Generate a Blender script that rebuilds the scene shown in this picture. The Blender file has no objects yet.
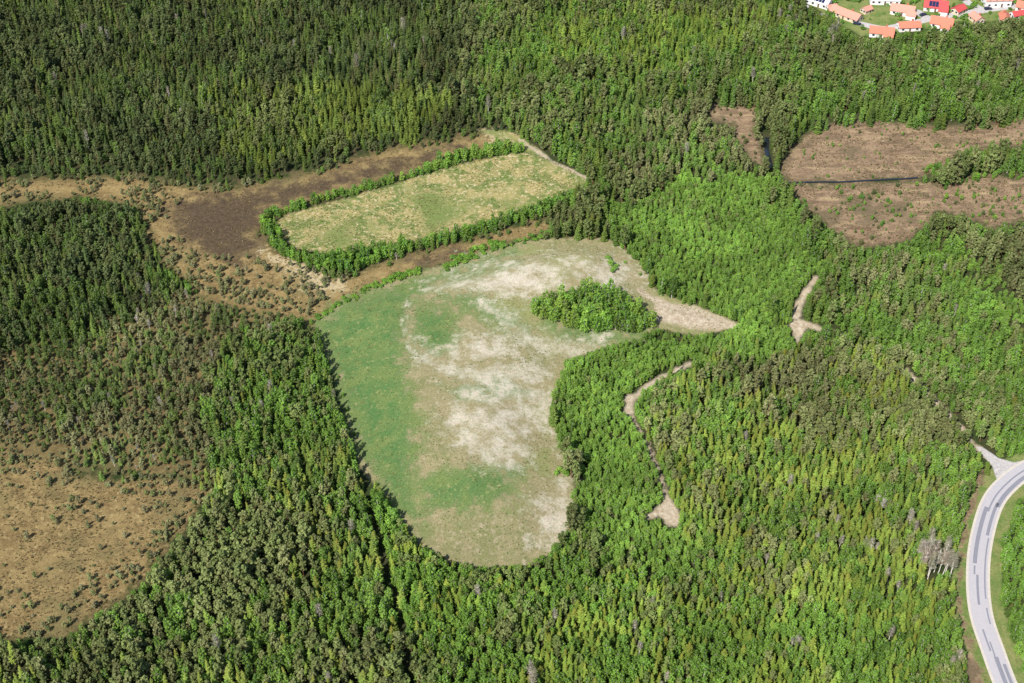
import bpy, math, random
import numpy as np

random.seed(7)
rng = np.random.default_rng(11)
SC = bpy.context.scene
COL = SC.collection
R = math.radians

# ------------------------------------------------------------------ camera
CAM_H, PITCH, FPX, W, H = 380.0, R(41.0), 1422.0, 1024, 683
cd = bpy.data.cameras.new("camera")
cd.sensor_width = 36.0
cd.lens = FPX / W * 36.0
cd.clip_start = 1.0
cd.clip_end = 30000.0
cam = bpy.data.objects.new("camera", cd)
cam.location = (0, 0, CAM_H)
cam.rotation_euler = (math.pi / 2 - PITCH, 0, 0)
COL.objects.link(cam)
SC.camera = cam

# ------------------------------------------------------------------ light
SUN_EL, SHADOW_AZ = R(49.0), R(33.0)      # shadows run to the right and away from the camera
world = bpy.data.worlds.new("World")
SC.world = world
world.use_nodes = True
wn = world.node_tree
wn.nodes.clear()
sky = wn.nodes.new("ShaderNodeTexSky")
sky.sky_type = 'NISHITA'
sky.sun_disc = False
sky.sun_elevation = SUN_EL
sky.sun_rotation = math.pi + SHADOW_AZ
bg = wn.nodes.new("ShaderNodeBackground")
bg.inputs[1].default_value = 0.11
wo = wn.nodes.new("ShaderNodeOutputWorld")
wn.links.new(sky.outputs[0], bg.inputs[0])
wn.links.new(bg.outputs[0], wo.inputs[0])
sl = bpy.data.lights.new("sun", 'SUN')
sl.energy = 4.4
sl.angle = R(0.53)
sl.color = (1.0, 0.95, 0.86)
sun = bpy.data.objects.new("sun", sl)
sun.rotation_euler = (math.pi / 2 - SUN_EL, 0, -SHADOW_AZ)
sun.location = (-200, -200, 500)
COL.objects.link(sun)
SC.view_settings.view_transform = 'Standard'
SC.view_settings.look = 'None'
SC.view_settings.gamma = 1.0
SC.view_settings.exposure = 0.75
SC.cycles.max_bounces = 5
SC.cycles.diffuse_bounces = 3
SC.cycles.transmission_bounces = 3
SC.cycles.transparent_max_bounces = 4

# ------------------------------------------------------------------ projection helpers
CF, SF = math.cos(PITCH), math.sin(PITCH)

def project(x, y, z):
    dz = np.asarray(z) - CAM_H
    dep = y * CF - dz * SF
    up = y * SF + dz * CF
    dep_s = np.where(dep < 5, 5, dep)
    return 512 + FPX * x / dep_s, 341.5 - FPX * up / dep_s, dep

_lat = np.random.default_rng(3).random((256, 256))

def vnoise(x, y):
    xi, yi = np.floor(x).astype(int), np.floor(y).astype(int)
    u, v = x - xi, y - yi
    u, v = u * u * (3 - 2 * u), v * v * (3 - 2 * v)
    a = _lat[yi % 256, xi % 256]; b = _lat[yi % 256, (xi + 1) % 256]
    c = _lat[(yi + 1) % 256, xi % 256]; d = _lat[(yi + 1) % 256, (xi + 1) % 256]
    return (a * (1 - u) + b * u) * (1 - v) + (c * (1 - u) + d * u) * v

def fnoise(x, y, o=4):
    t, a, n = 0, 0.5, 0
    for i in range(o):
        t = t + a * vnoise(x * 2 ** i + 17.3 * i, y * 2 ** i + 41.1 * i); n += a; a *= 0.5
    return t / n

def sdpoly(px, py, poly):
    """signed distance to a polygon, + inside"""
    P = np.array(poly, float)
    d = np.full(px.shape, 1e18)
    ins = np.zeros(px.shape, bool)
    n = len(P)
    for i in range(n):
        ax, ay = P[i]; bx, by = P[(i + 1) % n]
        ex, ey = bx - ax, by - ay
        t = np.clip(((px - ax) * ex + (py - ay) * ey) / (ex * ex + ey * ey + 1e-9), 0, 1)
        d = np.minimum(d, (px - ax - t * ex) ** 2 + (py - ay - t * ey) ** 2)
        if ey != 0:
            c = (ay > py) != (by > py)
            ins ^= c & (px < ex * (py - ay) / ey + ax)
    return np.where(ins, 1, -1) * np.sqrt(d)

def sdline(px, py, pts):
    d = np.full(px.shape, 1e18)
    for (ax, ay), (bx, by) in zip(pts[:-1], pts[1:]):
        ex, ey = bx - ax, by - ay
        t = np.clip(((px - ax) * ex + (py - ay) * ey) / (ex * ex + ey * ey + 1e-9), 0, 1)
        d = np.minimum(d, (px - ax - t * ex) ** 2 + (py - ay - t * ey) ** 2)
    return np.sqrt(d)

def inpoly(px, py, poly):
    P = poly
    ins = np.zeros(np.shape(px), bool)
    n = len(P)
    for i in range(n):
        ax, ay = P[i]; bx, by = P[(i + 1) % n]
        if ay != by:
            ins ^= ((ay > py) != (by > py)) & (px < (bx - ax) * (py - ay) / (by - ay) + ax)
    return ins

def flat(px, py, z=0.0):
    """photo pixel -> point on the level plane z"""
    a = (px - 512) / FPX; b = (341.5 - py) / FPX
    dx, dy, dz = a, CF + b * SF, -SF + b * CF
    t = (z - CAM_H) / dz
    return np.array([dx * t, dy * t, z])

# ------------------------------------------------------------------ outlines read off the photograph (pixels)
MOUND = [(318, 323), (345, 303), (372, 291), (417, 276), (470, 259), (520, 244), (560, 240), (606, 241), (624, 250),
         (640, 266), (655, 294), (690, 306), (735, 324), (700, 333), (655, 326), (640, 335), (600, 346), (566, 358), (553, 392),
         (552, 420), (562, 455), (572, 490), (566, 525), (550, 550), (528, 562), (480, 565), (448, 558), (424, 545),
         (402, 520), (386, 492), (364, 468), (352, 425), (338, 375)]
MEADOW = [(277, 222), (292, 213), (340, 200), (400, 182), (440, 169), (490, 158), (522, 151), (545, 158), (592, 180),
          (560, 196), (500, 217), (430, 237), (372, 247), (330, 253), (300, 250), (284, 238)]
MEADOW_HEAD = [(480, 131), (505, 130), (520, 137), (548, 156), (520, 152), (515, 144)]
BOG_N = [(-80, 186), (0, 182), (40, 179), (90, 178), (130, 176), (185, 186), (240, 187), (330, 168), (400, 146), (470, 136),
         (482, 132), (518, 146), (490, 152), (440, 163), (400, 176), (340, 194), (286, 211), (264, 217), (257, 230), (276, 252),
         (312, 272), (347, 278), (386, 262), (430, 250), (500, 232), (530, 222), (548, 220), (552, 228), (530, 237),
         (500, 244), (448, 264), (417, 271), (372, 288), (330, 310), (316, 318), (240, 305), (200, 292), (165, 262),
         (150, 228), (132, 204), (90, 196), (40, 200), (0, 206), (-80, 210)]
BOG_WET = [(165, 205), (200, 196), (260, 190), (330, 175), (430, 150), (470, 143), (440, 160), (340, 190), (268, 210), (255, 232),
           (262, 250), (240, 262), (205, 255), (178, 235)]
BOG_WET2 = [(408, 262), (440, 252), (470, 250), (455, 262), (425, 270)]
BOG_S = [(-80, 462), (0, 456), (50, 458), (75, 474), (110, 482), (150, 474), (195, 482), (207, 492), (190, 520), (165, 545), (150, 568),
         (120, 600), (92, 614), (62, 636), (0, 640), (-80, 645)]
HEATH_A = [(778, 168), (792, 150), (808, 132), (830, 124), (880, 121), (940, 126), (985, 127), (1030, 118), (1100, 118), (1100, 150),
           (1005, 146), (970, 152), (935, 172), (918, 178), (790, 180)]
HEATH_B = [(792, 185), (918, 182), (945, 186), (975, 176), (1040, 178), (1100, 180), (1100, 214), (1024, 220), (990, 228), (965, 214), (935, 212), (918, 232),
           (895, 245), (862, 246), (838, 234), (815, 214), (800, 200)]
HEATH_C = [(706, 108), (730, 104), (756, 105), (758, 120), (752, 130), (762, 150), (763, 168), (752, 160), (738, 140), (735, 126), (712, 120)]
VILLAGE = [(800, -60), (804, 0), (822, 12), (840, 24), (862, 36), (880, 38), (900, 31), (930, 29), (955, 27), (985, 22), (1005, 20),
           (1030, 13), (1100, 6), (1100, -60)]
TRACKS = [  # centre line, half width in metres
    ([(640, 290), (662, 304), (690, 314), (712, 320), (732, 326)], 2.0),
    ([(816, 277), (812, 284), (808, 289)], 0.96), ([(808, 289), (799, 304), (796, 318)], 1.6),
    ([(797, 321), (810, 325), (822, 329)], 1.7), ([(822, 329), (834, 333), (844, 338)], 1.5),
    ([(690, 364), (664, 376), (644, 388), (630, 402)], 1.3), ([(630, 398), (629, 412)], 1.9),
    ([(628, 410), (645, 442), (660, 476), (668, 500)], 0.75),
    ([(1006, 468), (992, 460), (978, 448)], 1.6), ([(978, 448), (955, 422), (935, 402), (905, 370)], 1.2),
    ([(520, 140), (550, 160), (592, 181)], 1.0),
]
TRACK_PADS = [[(788, 320), (800, 318), (808, 328), (803, 336), (796, 345), (793, 334)], [(665, 488), (672, 500), (682, 520), (679, 525), (668, 527), (659, 518), (648, 519), (639, 518), (650, 512), (661, 503)],
              [(655, 296), (672, 303), (700, 308), (735, 323), (720, 331), (690, 328), (664, 321), (655, 322)],
              [(976, 446), (984, 449), (999, 459), (1014, 463), (1034, 459), (1034, 476), (1004, 484), (997, 478), (993, 466)]]
ROAD = [(1110, 432), (1060, 455), (1034, 466), (1010, 482), (992, 504), (981, 541), (977.7, 578), (981, 615), (993, 652), (1004, 682), (1024, 730), (1040, 770)]
DITCH_A = [(767, 138), (766.5, 150), (769, 160), (771, 169)]
DITCH_B = [(782, 183), (830, 182.5), (870, 181), (918, 178)]
GAPS = [([(316, 322), (332, 372), (346, 425), (362, 472), (384, 560), (400, 620), (414, 700)], 1.6),
        ([(927, 240), (960, 270), (1019, 324), (1060, 360)], 0.8),
        ([(750, 170), (772, 105), (790, 80)], 1.4)]
GREEN = [[(318, 323), (345, 303), (400, 286), (470, 264), (515, 250), (480, 268), (440, 280), (412, 300), (402, 330), (402, 370), (410, 400), (415, 440),
          (410, 480), (420, 520), (400, 512), (370, 465), (350, 420), (335, 372)],
         [(412, 312), (440, 306), (455, 322), (452, 345), (437, 355), (418, 345)],
         [(440, 296), (480, 296), (515, 318), (530, 332), (500, 326), (470, 308)],
         [(548, 322), (600, 333), (640, 333), (600, 343), (560, 334)],
         [(430, 285), (500, 262), (520, 262), (470, 280)],
         [(455, 385), (500, 380), (530, 392), (500, 398), (460, 396)],
         [(420, 480), (470, 470), (520, 470), (500, 500), (430, 510)]]
GRAVEL = [[(428, 287), (455, 279), (490, 272), (515, 262), (545, 266), (570, 280), (577, 291), (545, 292), (532, 299), (500, 296), (465, 290)],
          [(460, 268), (500, 262), (545, 262), (590, 262), (640, 272), (645, 285), (610, 280), (560, 270)],
          [(418, 343), (432, 352), (448, 364), (455, 376), (440, 372), (424, 360)],
          [(450, 350), (470, 335), (500, 340), (520, 355), (490, 358), (465, 366), (445, 368)],
          [(455, 372), (500, 362), (545, 375), (552, 400), (545, 430), (520, 440), (490, 410), (460, 396)],
          [(440, 400), (480, 400), (520, 430), (530, 455), (510, 470), (470, 455), (450, 430)],
          [(530, 338), (560, 345), (604, 340), (600, 348), (560, 352), (535, 350)],
          [(535, 500), (570, 480), (570, 520), (555, 545), (538, 545)],
          [(480, 300), (505, 305), (520, 325), (545, 345), (525, 342), (500, 325)],
          [(602, 258), (625, 260), (628, 274), (612, 272)]]

# ------------------------------------------------------------------ terrain height
MOUND_W = [tuple(flat(*p)[:2]) for p in MOUND]
DITCH_W = [[tuple(flat(*p)[:2]) for p in L] for L in (DITCH_A, DITCH_B)]
ROAD_W = np.array([flat(*p)[:2] for p in ROAD])

def catmull(P, step):
    P = np.asarray(P, float); out = []
    E = np.vstack([2 * P[0] - P[1], P, 2 * P[-1] - P[-2]])
    for i in range(1, len(E) - 2):
        p0, p1, p2, p3 = E[i - 1:i + 3]
        n = max(2, int(np.linalg.norm(p2 - p1) / step))
        for t in np.linspace(0, 1, n, endpoint=False):
            out.append(0.5 * ((2 * p1) + (p2 - p0) * t + (2 * p0 - 5 * p1 + 4 * p2 - p3) * t * t + (3 * p1 - p0 - 3 * p2 + p3) * t ** 3))
    out.append(P[-1])
    return np.array(out)

ROAD_C = catmull(ROAD_W, 2.0)

def sstep(a, b, v):
    t = np.clip((v - a) / (b - a), 0, 1)
    return t * t * (3 - 2 * t)

MOUND_H = 8.0

def height(x, y):
    x = np.asarray(x, float); y = np.asarray(y, float)
    z = (fnoise(x / 90 + 5, y / 90 + 9, 3) - 0.5) * 2.4
    near = (np.abs(x) < 420) & (y > 200) & (y < 950)
    rd = np.full(x.shape, 999.0)
    if near.any():
        xn, yn = x[near], y[near]
        sd = sdpoly(xn, yn, MOUND_W)
        m = MOUND_H * sstep(-3, 30, sd) + sstep(4, 30, sd) * (fnoise(xn / 24, yn / 24, 3) - 0.5) * 3.4
        zz = z[near] + m + (fnoise(xn / 9, yn / 9, 2) - 0.5) * 0.5
        for L in DITCH_W:
            d = sdline(xn, yn, L)
            zz = zz - 1.0 * (1 - sstep(0.6, 2.6, d))
        d = sdline(xn, yn, [tuple(p) for p in ROAD_C[::4]])
        k = 1 - sstep(6, 14, d)
        zz = zz * (1 - k) + k * (0.25 - 0.6 * sstep(4.2, 6.2, d) * (1 - sstep(6.2, 10, d)))
        vil = sstep(735, 690, yn) if False else 0
        z = z.copy(); z[near] = zz
    return z

def ground_at(px, py):
    z = 0.0
    for _ in range(6):
        p = flat(px, py, z)
        z = float(height(np.array([p[0]]), np.array([p[1]]))[0])
    return flat(px, py, z)

# ------------------------------------------------------------------ materials
MATS = {}

def new_mat(name):
    m = bpy.data.materials.new(name); m.use_nodes = True
    nt = m.node_tree; nt.nodes.clear()
    MATS[name] = m
    return m, nt

def N(nt, t, **kw):
    n = nt.nodes.new(t)
    for k, v in kw.items():
        setattr(n, k, v)
    return n

def simple(name, col, rough=0.8, vary=0.15, scale=3.0, spec=0.3, metal=0.0):
    m, nt = new_mat(name)
    out = N(nt, "ShaderNodeOutputMaterial"); b = N(nt, "ShaderNodeBsdfPrincipled")
    b.inputs["Roughness"].default_value = rough
    b.inputs["Specular IOR Level"].default_value = spec
    b.inputs["Metallic"].default_value = metal
    tc = N(nt, "ShaderNodeTexCoord"); no = N(nt, "ShaderNodeTexNoise")
    no.inputs["Scale"].default_value = scale; no.inputs["Detail"].default_value = 4
    mr = N(nt, "ShaderNodeMapRange"); mr.inputs[3].default_value = 1 - vary; mr.inputs[4].default_value = 1 + vary
    mx = N(nt, "ShaderNodeVectorMath", operation='SCALE'); mx.inputs[0].default_value = col
    nt.links.new(tc.outputs["Object"], no.inputs["Vector"]); nt.links.new(no.outputs["Fac"], mr.inputs[0])
    nt.links.new(mr.outputs[0], mx.inputs["Scale"]); nt.links.new(mx.outputs[0], b.inputs["Base Color"])
    nt.links.new(b.outputs[0], out.inputs[0])
    return m

def leaf_mat(name, transl, tip=(0.30, 0.15, 0.03)):
    """foliage: tint from the tree (instance or object), each leaf slightly its own"""
    m, nt = new_mat(name); L = nt.links.new
    out = N(nt, "ShaderNodeOutputMaterial")
    at = N(nt, "ShaderNodeAttribute", attribute_type='INSTANCER', attribute_name="tint")
    tm = N(nt, "ShaderNodeAttribute", attribute_type='GEOMETRY', attribute_name="tip")
    ge = N(nt, "ShaderNodeNewGeometry")
    mr = N(nt, "ShaderNodeMapRange"); mr.inputs[3].default_value = 0.7; mr.inputs[4].default_value = 1.3
    L(ge.outputs["Random Per Island"], mr.inputs[0])
    sc = N(nt, "ShaderNodeVectorMath", operation='SCALE'); L(at.outputs["Color"], sc.inputs[0]); L(mr.outputs[0], sc.inputs["Scale"])
    mu = N(nt, "ShaderNodeMath", operation='MULTIPLY'); L(tm.outputs["Fac"], mu.inputs[0]); L(at.outputs["Alpha"], mu.inputs[1])
    mix = N(nt, "ShaderNodeMix", data_type='RGBA'); L(mu.outputs[0], mix.inputs[0]); L(sc.outputs[0], mix.inputs[6]); mix.inputs[7].default_value = (*tip, 1)
    df = N(nt, "ShaderNodeBsdfDiffuse"); tr = N(nt, "ShaderNodeBsdfTranslucent"); ms = N(nt, "ShaderNodeMixShader")
    L(mix.outputs[2], df.inputs[0]); L(mix.outputs[2], tr.inputs[0]); ms.inputs[0].default_value = transl
    L(df.outputs[0], ms.inputs[1]); L(tr.outputs[0], ms.inputs[2]); L(ms.outputs[0], out.inputs[0])
    return m

leaf_mat("broad_leaf", 0.42)
leaf_mat("needle", 0.28)
leaf_mat("twig_grey", 0.0)
simple("bark_pine", (0.20, 0.11, 0.06), 0.9, 0.3)
simple("bark_spruce", (0.10, 0.075, 0.055), 0.9, 0.3)
simple("bark_birch", (0.55, 0.52, 0.47), 0.8, 0.35, 2.0)
simple("bark_grey", (0.62, 0.58, 0.52), 0.85, 0.25)

def ground_mat():
    m, nt = new_mat("ground_cover"); L = nt.links.new
    out = N(nt, "ShaderNodeOutputMaterial"); b = N(nt, "ShaderNodeBsdfDiffuse"); b.inputs["Roughness"].default_value = 0.6
    tc = N(nt, "ShaderNodeTexCoord")
    def noise(scale, detail=5, rough=0.6, dist=0.0):
        n = N(nt, "ShaderNodeTexNoise"); n.inputs["Scale"].default_value = scale; n.inputs["Detail"].default_value = detail
        n.inputs["Roughness"].default_value = rough; n.inputs["Distortion"].default_value = dist
        L(tc.outputs["Object"], n.inputs["Vector"]); return n.outputs["Fac"]
    n_big, n_mid, n_fine, n_tiny = noise(0.035, 4), noise(0.14, 6, 0.65), noise(0.55, 5, 0.7), noise(1.6, 4, 0.7)
    def math1(op, a, v, c=None):
        n = N(nt, "ShaderNodeMath", operation=op)
        for i, s in enumerate((a, v, c)):
            if s is None: continue
            if hasattr(s, "links"): L(s, n.inputs[i])
            else: n.inputs[i].default_value = s
        return n.outputs[0]
    def mask(attr, soft, amp_mid, amp_fine, off=0.0):
        a = N(nt, "ShaderNodeAttribute", attribute_type='GEOMETRY', attribute_name=attr)
        v = math1('MULTIPLY_ADD', math1('SUBTRACT', n_mid, 0.5), amp_mid, a.outputs["Fac"])
        v = math1('MULTIPLY_ADD', math1('SUBTRACT', n_fine, 0.5), amp_fine, v)
        r = N(nt, "ShaderNodeMapRange", interpolation_type='SMOOTHSTEP')
        r.inputs[1].default_value = off - soft; r.inputs[2].default_value = off + soft
        L(v, r.inputs[0]); return r.outputs[0]
    def rng_(s, lo, hi):
        r = N(nt, "ShaderNodeMapRange", interpolation_type='SMOOTHSTEP'); r.inputs[1].default_value = lo; r.inputs[2].default_value = hi
        L(s, r.inputs[0]); return r.outputs[0]
    def mix(f, a, c):
        n = N(nt, "ShaderNodeMix", data_type='RGBA')
        L(f, n.inputs[0])
        for i, s in ((6, a), (7, c)):
            if isinstance(s, tuple): n.inputs[i].default_value = (*s, 1)
            else: L(s, n.inputs[i])
        return n.outputs[2]
    forest = mix(rng_(n_mid, .4, .6), (0.038, 0.055, 0.02), (0.06, 0.06, 0.03))
    bog = mix(rng_(n_mid, .38, .62), (0.30, 0.222, 0.10), (0.205, 0.145, 0.066))
    bog = mix(rng_(n_fine, .52, .68), bog, (0.385, 0.30, 0.145))
    bog = mix(rng_(n_big, .5, .68), bog, (0.20, 0.165, 0.075))
    wet = mix(rng_(n_fine, .35, .65), (0.075, 0.055, 0.036), (0.12, 0.088, 0.056))
    heath = mix(rng_(n_mid, .4, .6), (0.285, 0.20, 0.13), (0.19, 0.135, 0.088))
    heath = mix(rng_(n_fine, .55, .7), heath, (0.38, 0.29, 0.19))
    mp = N(nt, "ShaderNodeMapping"); mp.inputs["Scale"].default_value = (0.05, 0.30, 0.1); L(tc.outputs["Object"], mp.inputs["Vector"])
    ns = N(nt, "ShaderNodeTexNoise"); ns.inputs["Scale"].default_value = 1.0; ns.inputs["Detail"].default_value = 6; ns.inputs["Roughness"].default_value = 0.7; ns.inputs["Distortion"].default_value = 0.6
    L(mp.outputs[0], ns.inputs["Vector"])
    heath = mix(rng_(ns.outputs["Fac"], .53, .66), heath, (0.145, 0.10, 0.068))
    heath = mix(rng_(ns.outputs["Fac"], .47, .34), heath, (0.36, 0.275, 0.16))
    heath = mix(rng_(n_big, .53, .66), heath, (0.16, 0.125, 0.078))
    straw = mix(rng_(n_mid, .36, .62), (0.29, 0.255, 0.14), (0.21, 0.215, 0.098))
    straw = mix(rng_(n_fine, .5, .7), straw, (0.39, 0.335, 0.22))
    straw = mix(rng_(n_big, .52, .64), straw, (0.24, 0.25, 0.105))
    meadow = mix(rng_(n_mid, .42, .58), (0.15, 0.195, 0.058), (0.35, 0.30, 0.13))
    meadow = mix(rng_(n_fine, .50, .64), meadow, (0.50, 0.42, 0.26))
    meadow = mix(rng_(n_big, .52, .64), meadow, (0.17, 0.215, 0.07))
    green = mix(rng_(n_mid, .35, .65), (0.085, 0.175, 0.058), (0.155, 0.212, 0.072))
    green = mix(rng_(n_fine, .54, .70), green, (0.27, 0.285, 0.12))
    grav = mix(rng_(n_fine, .35, .65), (0.72, 0.66, 0.58), (0.48, 0.42, 0.325))
    track = mix(rng_(n_fine, .35, .65), (0.52, 0.45, 0.35), (0.36, 0.29, 0.20))
    lawn = mix(rng_(n_mid, .35, .65), (0.12, 0.185, 0.05), (0.22, 0.235, 0.09))
    street = mix(rng_(n_fine, .35, .65), (0.48, 0.46, 0.46), (0.42, 0.40, 0.40))
    c = forest
    c = mix(math1('MULTIPLY', mask("sd_bogwood", 4, 26, 10, 2.0), 0.6), c, bog)
    c = mix(mask("sd_bog", 3, 14, 6), c, bog)
    c = mix(mask("sd_wet", 6, 34, 10), c, wet)
    c = mix(mask("sd_debris", 3, 26, 24, 1.0), c, (0.46, 0.38, 0.23))
    c = mix(mask("sd_heath", 3, 14, 6), c, heath)
    c = mix(mask("sd_meadow", 1.2, 3, 2), c, meadow)
    c = mix(mask("sd_mound", 1.0, 2, 2, -1.5), c, straw)
    c = mix(mask("sd_green", 5, 34, 18, -1.5), c, green)
    gm = math1('MULTIPLY', mask("sd_gravel", 8, 46, 22, 2.5), math1('MULTIPLY_ADD', rng_(n_fine, .30, .62), 0.5, 0.5))
    c = mix(gm, c, grav)
    c = mix(mask("sd_verge", 0.8, 3, 2), c, lawn)
    c = mix(mask("sd_dirt", 1.2, 10, 6, 0.6), c, heath)
    c = mix(mask("sd_lawn", 1.0, 2, 1), c, lawn)
    c = mix(mask("sd_track", 1.1, 5.0, 4.0), c, track)
    c = mix(mask("sd_street", 0.3, 0.4, 0.3), c, street)
    v = math1('MULTIPLY_ADD', n_tiny, 0.95, 0.20)
    sc = N(nt, "ShaderNodeVectorMath", operation='SCALE'); L(c, sc.inputs[0]); L(v, sc.inputs["Scale"])
    L(sc.outputs[0], b.inputs[0])
    bp = N(nt, "ShaderNodeBump"); bp.inputs["Strength"].default_value = 0.5; bp.inputs["Distance"].default_value = 0.6
    L(n_fine, bp.inputs["Height"]); L(bp.outputs[0], b.inputs["Normal"])
    L(b.outputs[0], out.inputs[0])
    return m

ground_mat()
simple("asphalt", (0.335, 0.32, 0.335), 0.9, 0.10, 1.2)
simple("asphalt_patch", (0.175, 0.175, 0.205), 0.9, 0.14, 1.5)
simple("shoulder_gravel", (0.42, 0.38, 0.33), 0.95, 0.2, 1.2)
simple("street_asphalt", (0.40, 0.39, 0.40), 0.9, 0.10, 0.6)
m = simple("ditch_water", (0.012, 0.016, 0.02), 0.04, 0.1, 1.0, 0.8)
simple("wall_white", (0.70, 0.68, 0.66), 0.85, 0.05)
simple("wall_cream", (0.58, 0.48, 0.34), 0.85, 0.06)
simple("roof_orange", (0.46, 0.155, 0.10), 0.8, 0.18, 1.5)
simple("roof_salmon", (0.50, 0.22, 0.165), 0.8, 0.15, 1.5)
simple("roof_red", (0.42, 0.06, 0.06), 0.75, 0.15, 1.5)
simple("roof_white", (0.75, 0.74, 0.74), 0.7, 0.05)
simple("panel_dark", (0.015, 0.02, 0.06), 0.25, 0.1)
simple("glass_dark", (0.03, 0.035, 0.045), 0.12, 0.1, 1.0, 0.6)
simple("wood_dark", (0.12, 0.07, 0.045), 0.7, 0.15)
simple("brick_red", (0.36, 0.13, 0.08), 0.9, 0.2)
simple("car_paint_dark", (0.02, 0.025, 0.05), 0.3, 0.05)
simple("rubber", (0.02, 0.02, 0.02), 0.8, 0.05)

# ------------------------------------------------------------------ mesh helpers
def mesh_from(name, verts, faces, mats, mat_idx=None, smooth=False):
    me = bpy.data.meshes.new(name)
    me.from_pydata([tuple(v) for v in verts], [], [tuple(f) for f in faces])
    for k in mats: me.materials.append(MATS[k])
    if mat_idx is not None: me.polygons.foreach_set("material_index", np.asarray(mat_idx, np.int32))
    if smooth: me.polygons.foreach_set("use_smooth", np.ones(len(me.polygons), bool))
    me.update()
    return me

def link(name, data, parent=None, loc=(0, 0, 0)):
    o = bpy.data.objects.new(name, data); COL.objects.link(o)
    o.location = loc
    if parent: o.parent = parent
    return o

def tag(o, label=None, cat=None, group=None, kind=None):
    if label: o["label"] = label
    if cat: o["category"] = cat
    if group: o["group"] = group
    if kind: o["kind"] = kind
    return o

# ------------------------------------------------------------------ ground sheet, cut along the kinds of cover
STEP = 1.25
def axis(lo, hi, step):
    core = np.arange(lo, hi + step * .5, step)
    g = np.cumsum(step * 1.35 ** np.arange(1, 27))
    return np.concatenate([lo - g[::-1], core, hi + g])
gx, gy = axis(-400, 400, STEP), axis(232, 840, STEP)
GX, GY = np.meshgrid(gx, gy)
nx, ny = len(gx), len(gy)
vx, vy = GX.ravel(), GY.ravel()
vz = height(vx, vy)
VPX, VPY, VD = project(vx, vy, vz)
live = (VD > 50) & (VPX > -120) & (VPX < 1144) & (VPY > -90) & (VPY < 800)
li = np.where(live)[0]
lpx, lpy, lmp = VPX[li], VPY[li], VD[li] / FPX
ATTR = {}
def put(name, val):
    a = np.full(len(vx), -60.0, np.float32); a[li] = np.clip(val, -60, 60); ATTR[name] = a
def many(polys):
    d = np.full(len(li), -1e9)
    for p in polys: d = np.maximum(d, sdpoly(lpx, lpy, p) * lmp * 1.15)
    return d
put("sd_mound", many([MOUND])); put("sd_meadow", many([MEADOW, MEADOW_HEAD]))
put("sd_bog", many([BOG_N, BOG_S])); put("sd_wet", many([BOG_WET, BOG_WET2]))
BOGWOOD = [(-80, 345), (60, 338), (110, 320), (160, 262), (200, 285), (330, 305), (338, 345), (300, 335), (245, 342), (208, 400), (215, 490), (150, 480), (-80, 470)]
put("sd_bogwood", many([BOGWOOD]))
put("sd_heath", many([HEATH_A, HEATH_B, HEATH_C]))
put("sd_green", np.minimum(many(GREEN), ATTR["sd_mound"][li] + 4))
put("sd_gravel", np.minimum(np.maximum(np.minimum(many(GRAVEL[:1] + GRAVEL[6:7]), 9), np.minimum(many(GRAVEL), 3.0)), ATTR["sd_mound"][li] + 2))
lx, ly = vx[li], vy[li]
gr = ATTR["sd_gravel"][li]
for L in ([(410, 298), (404, 325), (408, 342), (428, 360), (455, 384), (478, 408), (500, 440)], [(498, 300), (520, 325), (548, 342), (600, 344)], [(640, 285), (600, 262), (560, 254), (500, 262), (440, 284)], [(560, 345), (548, 380), (556, 450), (566, 500)]):
    L = [tuple(ground_at(*p)[:2]) for p in L]
    d = sdline(lx, ly, L); gr = np.maximum(gr, 0.5 - 6.0 * np.abs(d - 0.9))
put("sd_gravel", gr)
td = many(TRACK_PADS[:3])
def px_line(L): return [tuple(ground_at(*p)[:2]) for p in L]
TRACKS_W = [(px_line(L), w) for L, w in TRACKS]
for L, w in TRACKS_W: td = np.maximum(td, w - sdline(lx, ly, L))
put("sd_track", td)
rd = sdline(lx, ly, [tuple(p) for p in ROAD_C[::3]])
put("sd_verge", 8.5 - rd)
DIRT = [(978, 470), (985, 474), (974, 512), (965, 545), (961, 585), (964, 615), (976, 650), (990, 690), (970, 690), (962, 640), (955, 600), (957, 560), (962, 520)]
put("sd_dirt", np.minimum(many([DIRT]), 60))
put("sd_debris", many([[(260, 250), (285, 256), (315, 273), (345, 279), (348, 292), (325, 294), (300, 282), (278, 268)], [(480, 132), (505, 132), (520, 140), (512, 145), (490, 140)]]))
put("sd_lawn", many([VILLAGE]))
STREETS = [([(862, 24), (884, 29), (906, 24), (930, 19), (952, 15), (985, 10), (1030, 4), (1080, -2)], 2.6), ([(954, -14), (968, 3), (984, 10)], 2.4), ([(918, 12), (930, 19)], 2.6),
           ([(790, -10), (815, 14), (845, 16), (862, 24)], 1.2)]
STREETS_W = [(px_line(L), w) for L, w in STREETS]
sd = many(TRACK_PADS[3:]) + .3
for L, w in STREETS_W: sd = np.maximum(sd, w - sdline(lx, ly, L))
put("sd_street", sd)

core_x, core_y = np.where((gx >= -400) & (gx <= 400.01))[0], np.where((gy >= 232) & (gy <= 840.01))[0]
HZ = vz.reshape(ny, nx)[core_y[0]:core_y[-1] + 1, core_x[0]:core_x[-1] + 1]
def height(x, y):
    """height of the finished sheet (bilinear)"""
    u = np.clip((np.asarray(x, float) + 400) / STEP, 0, HZ.shape[1] - 1.001); v = np.clip((np.asarray(y, float) - 232) / STEP, 0, HZ.shape[0] - 1.001)
    i, j = u.astype(int), v.astype(int); u, v = u - i, v - j
    return (HZ[j, i] * (1 - u) + HZ[j, i + 1] * u) * (1 - v) + (HZ[j + 1, i] * (1 - u) + HZ[j + 1, i + 1] * u) * v

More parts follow.
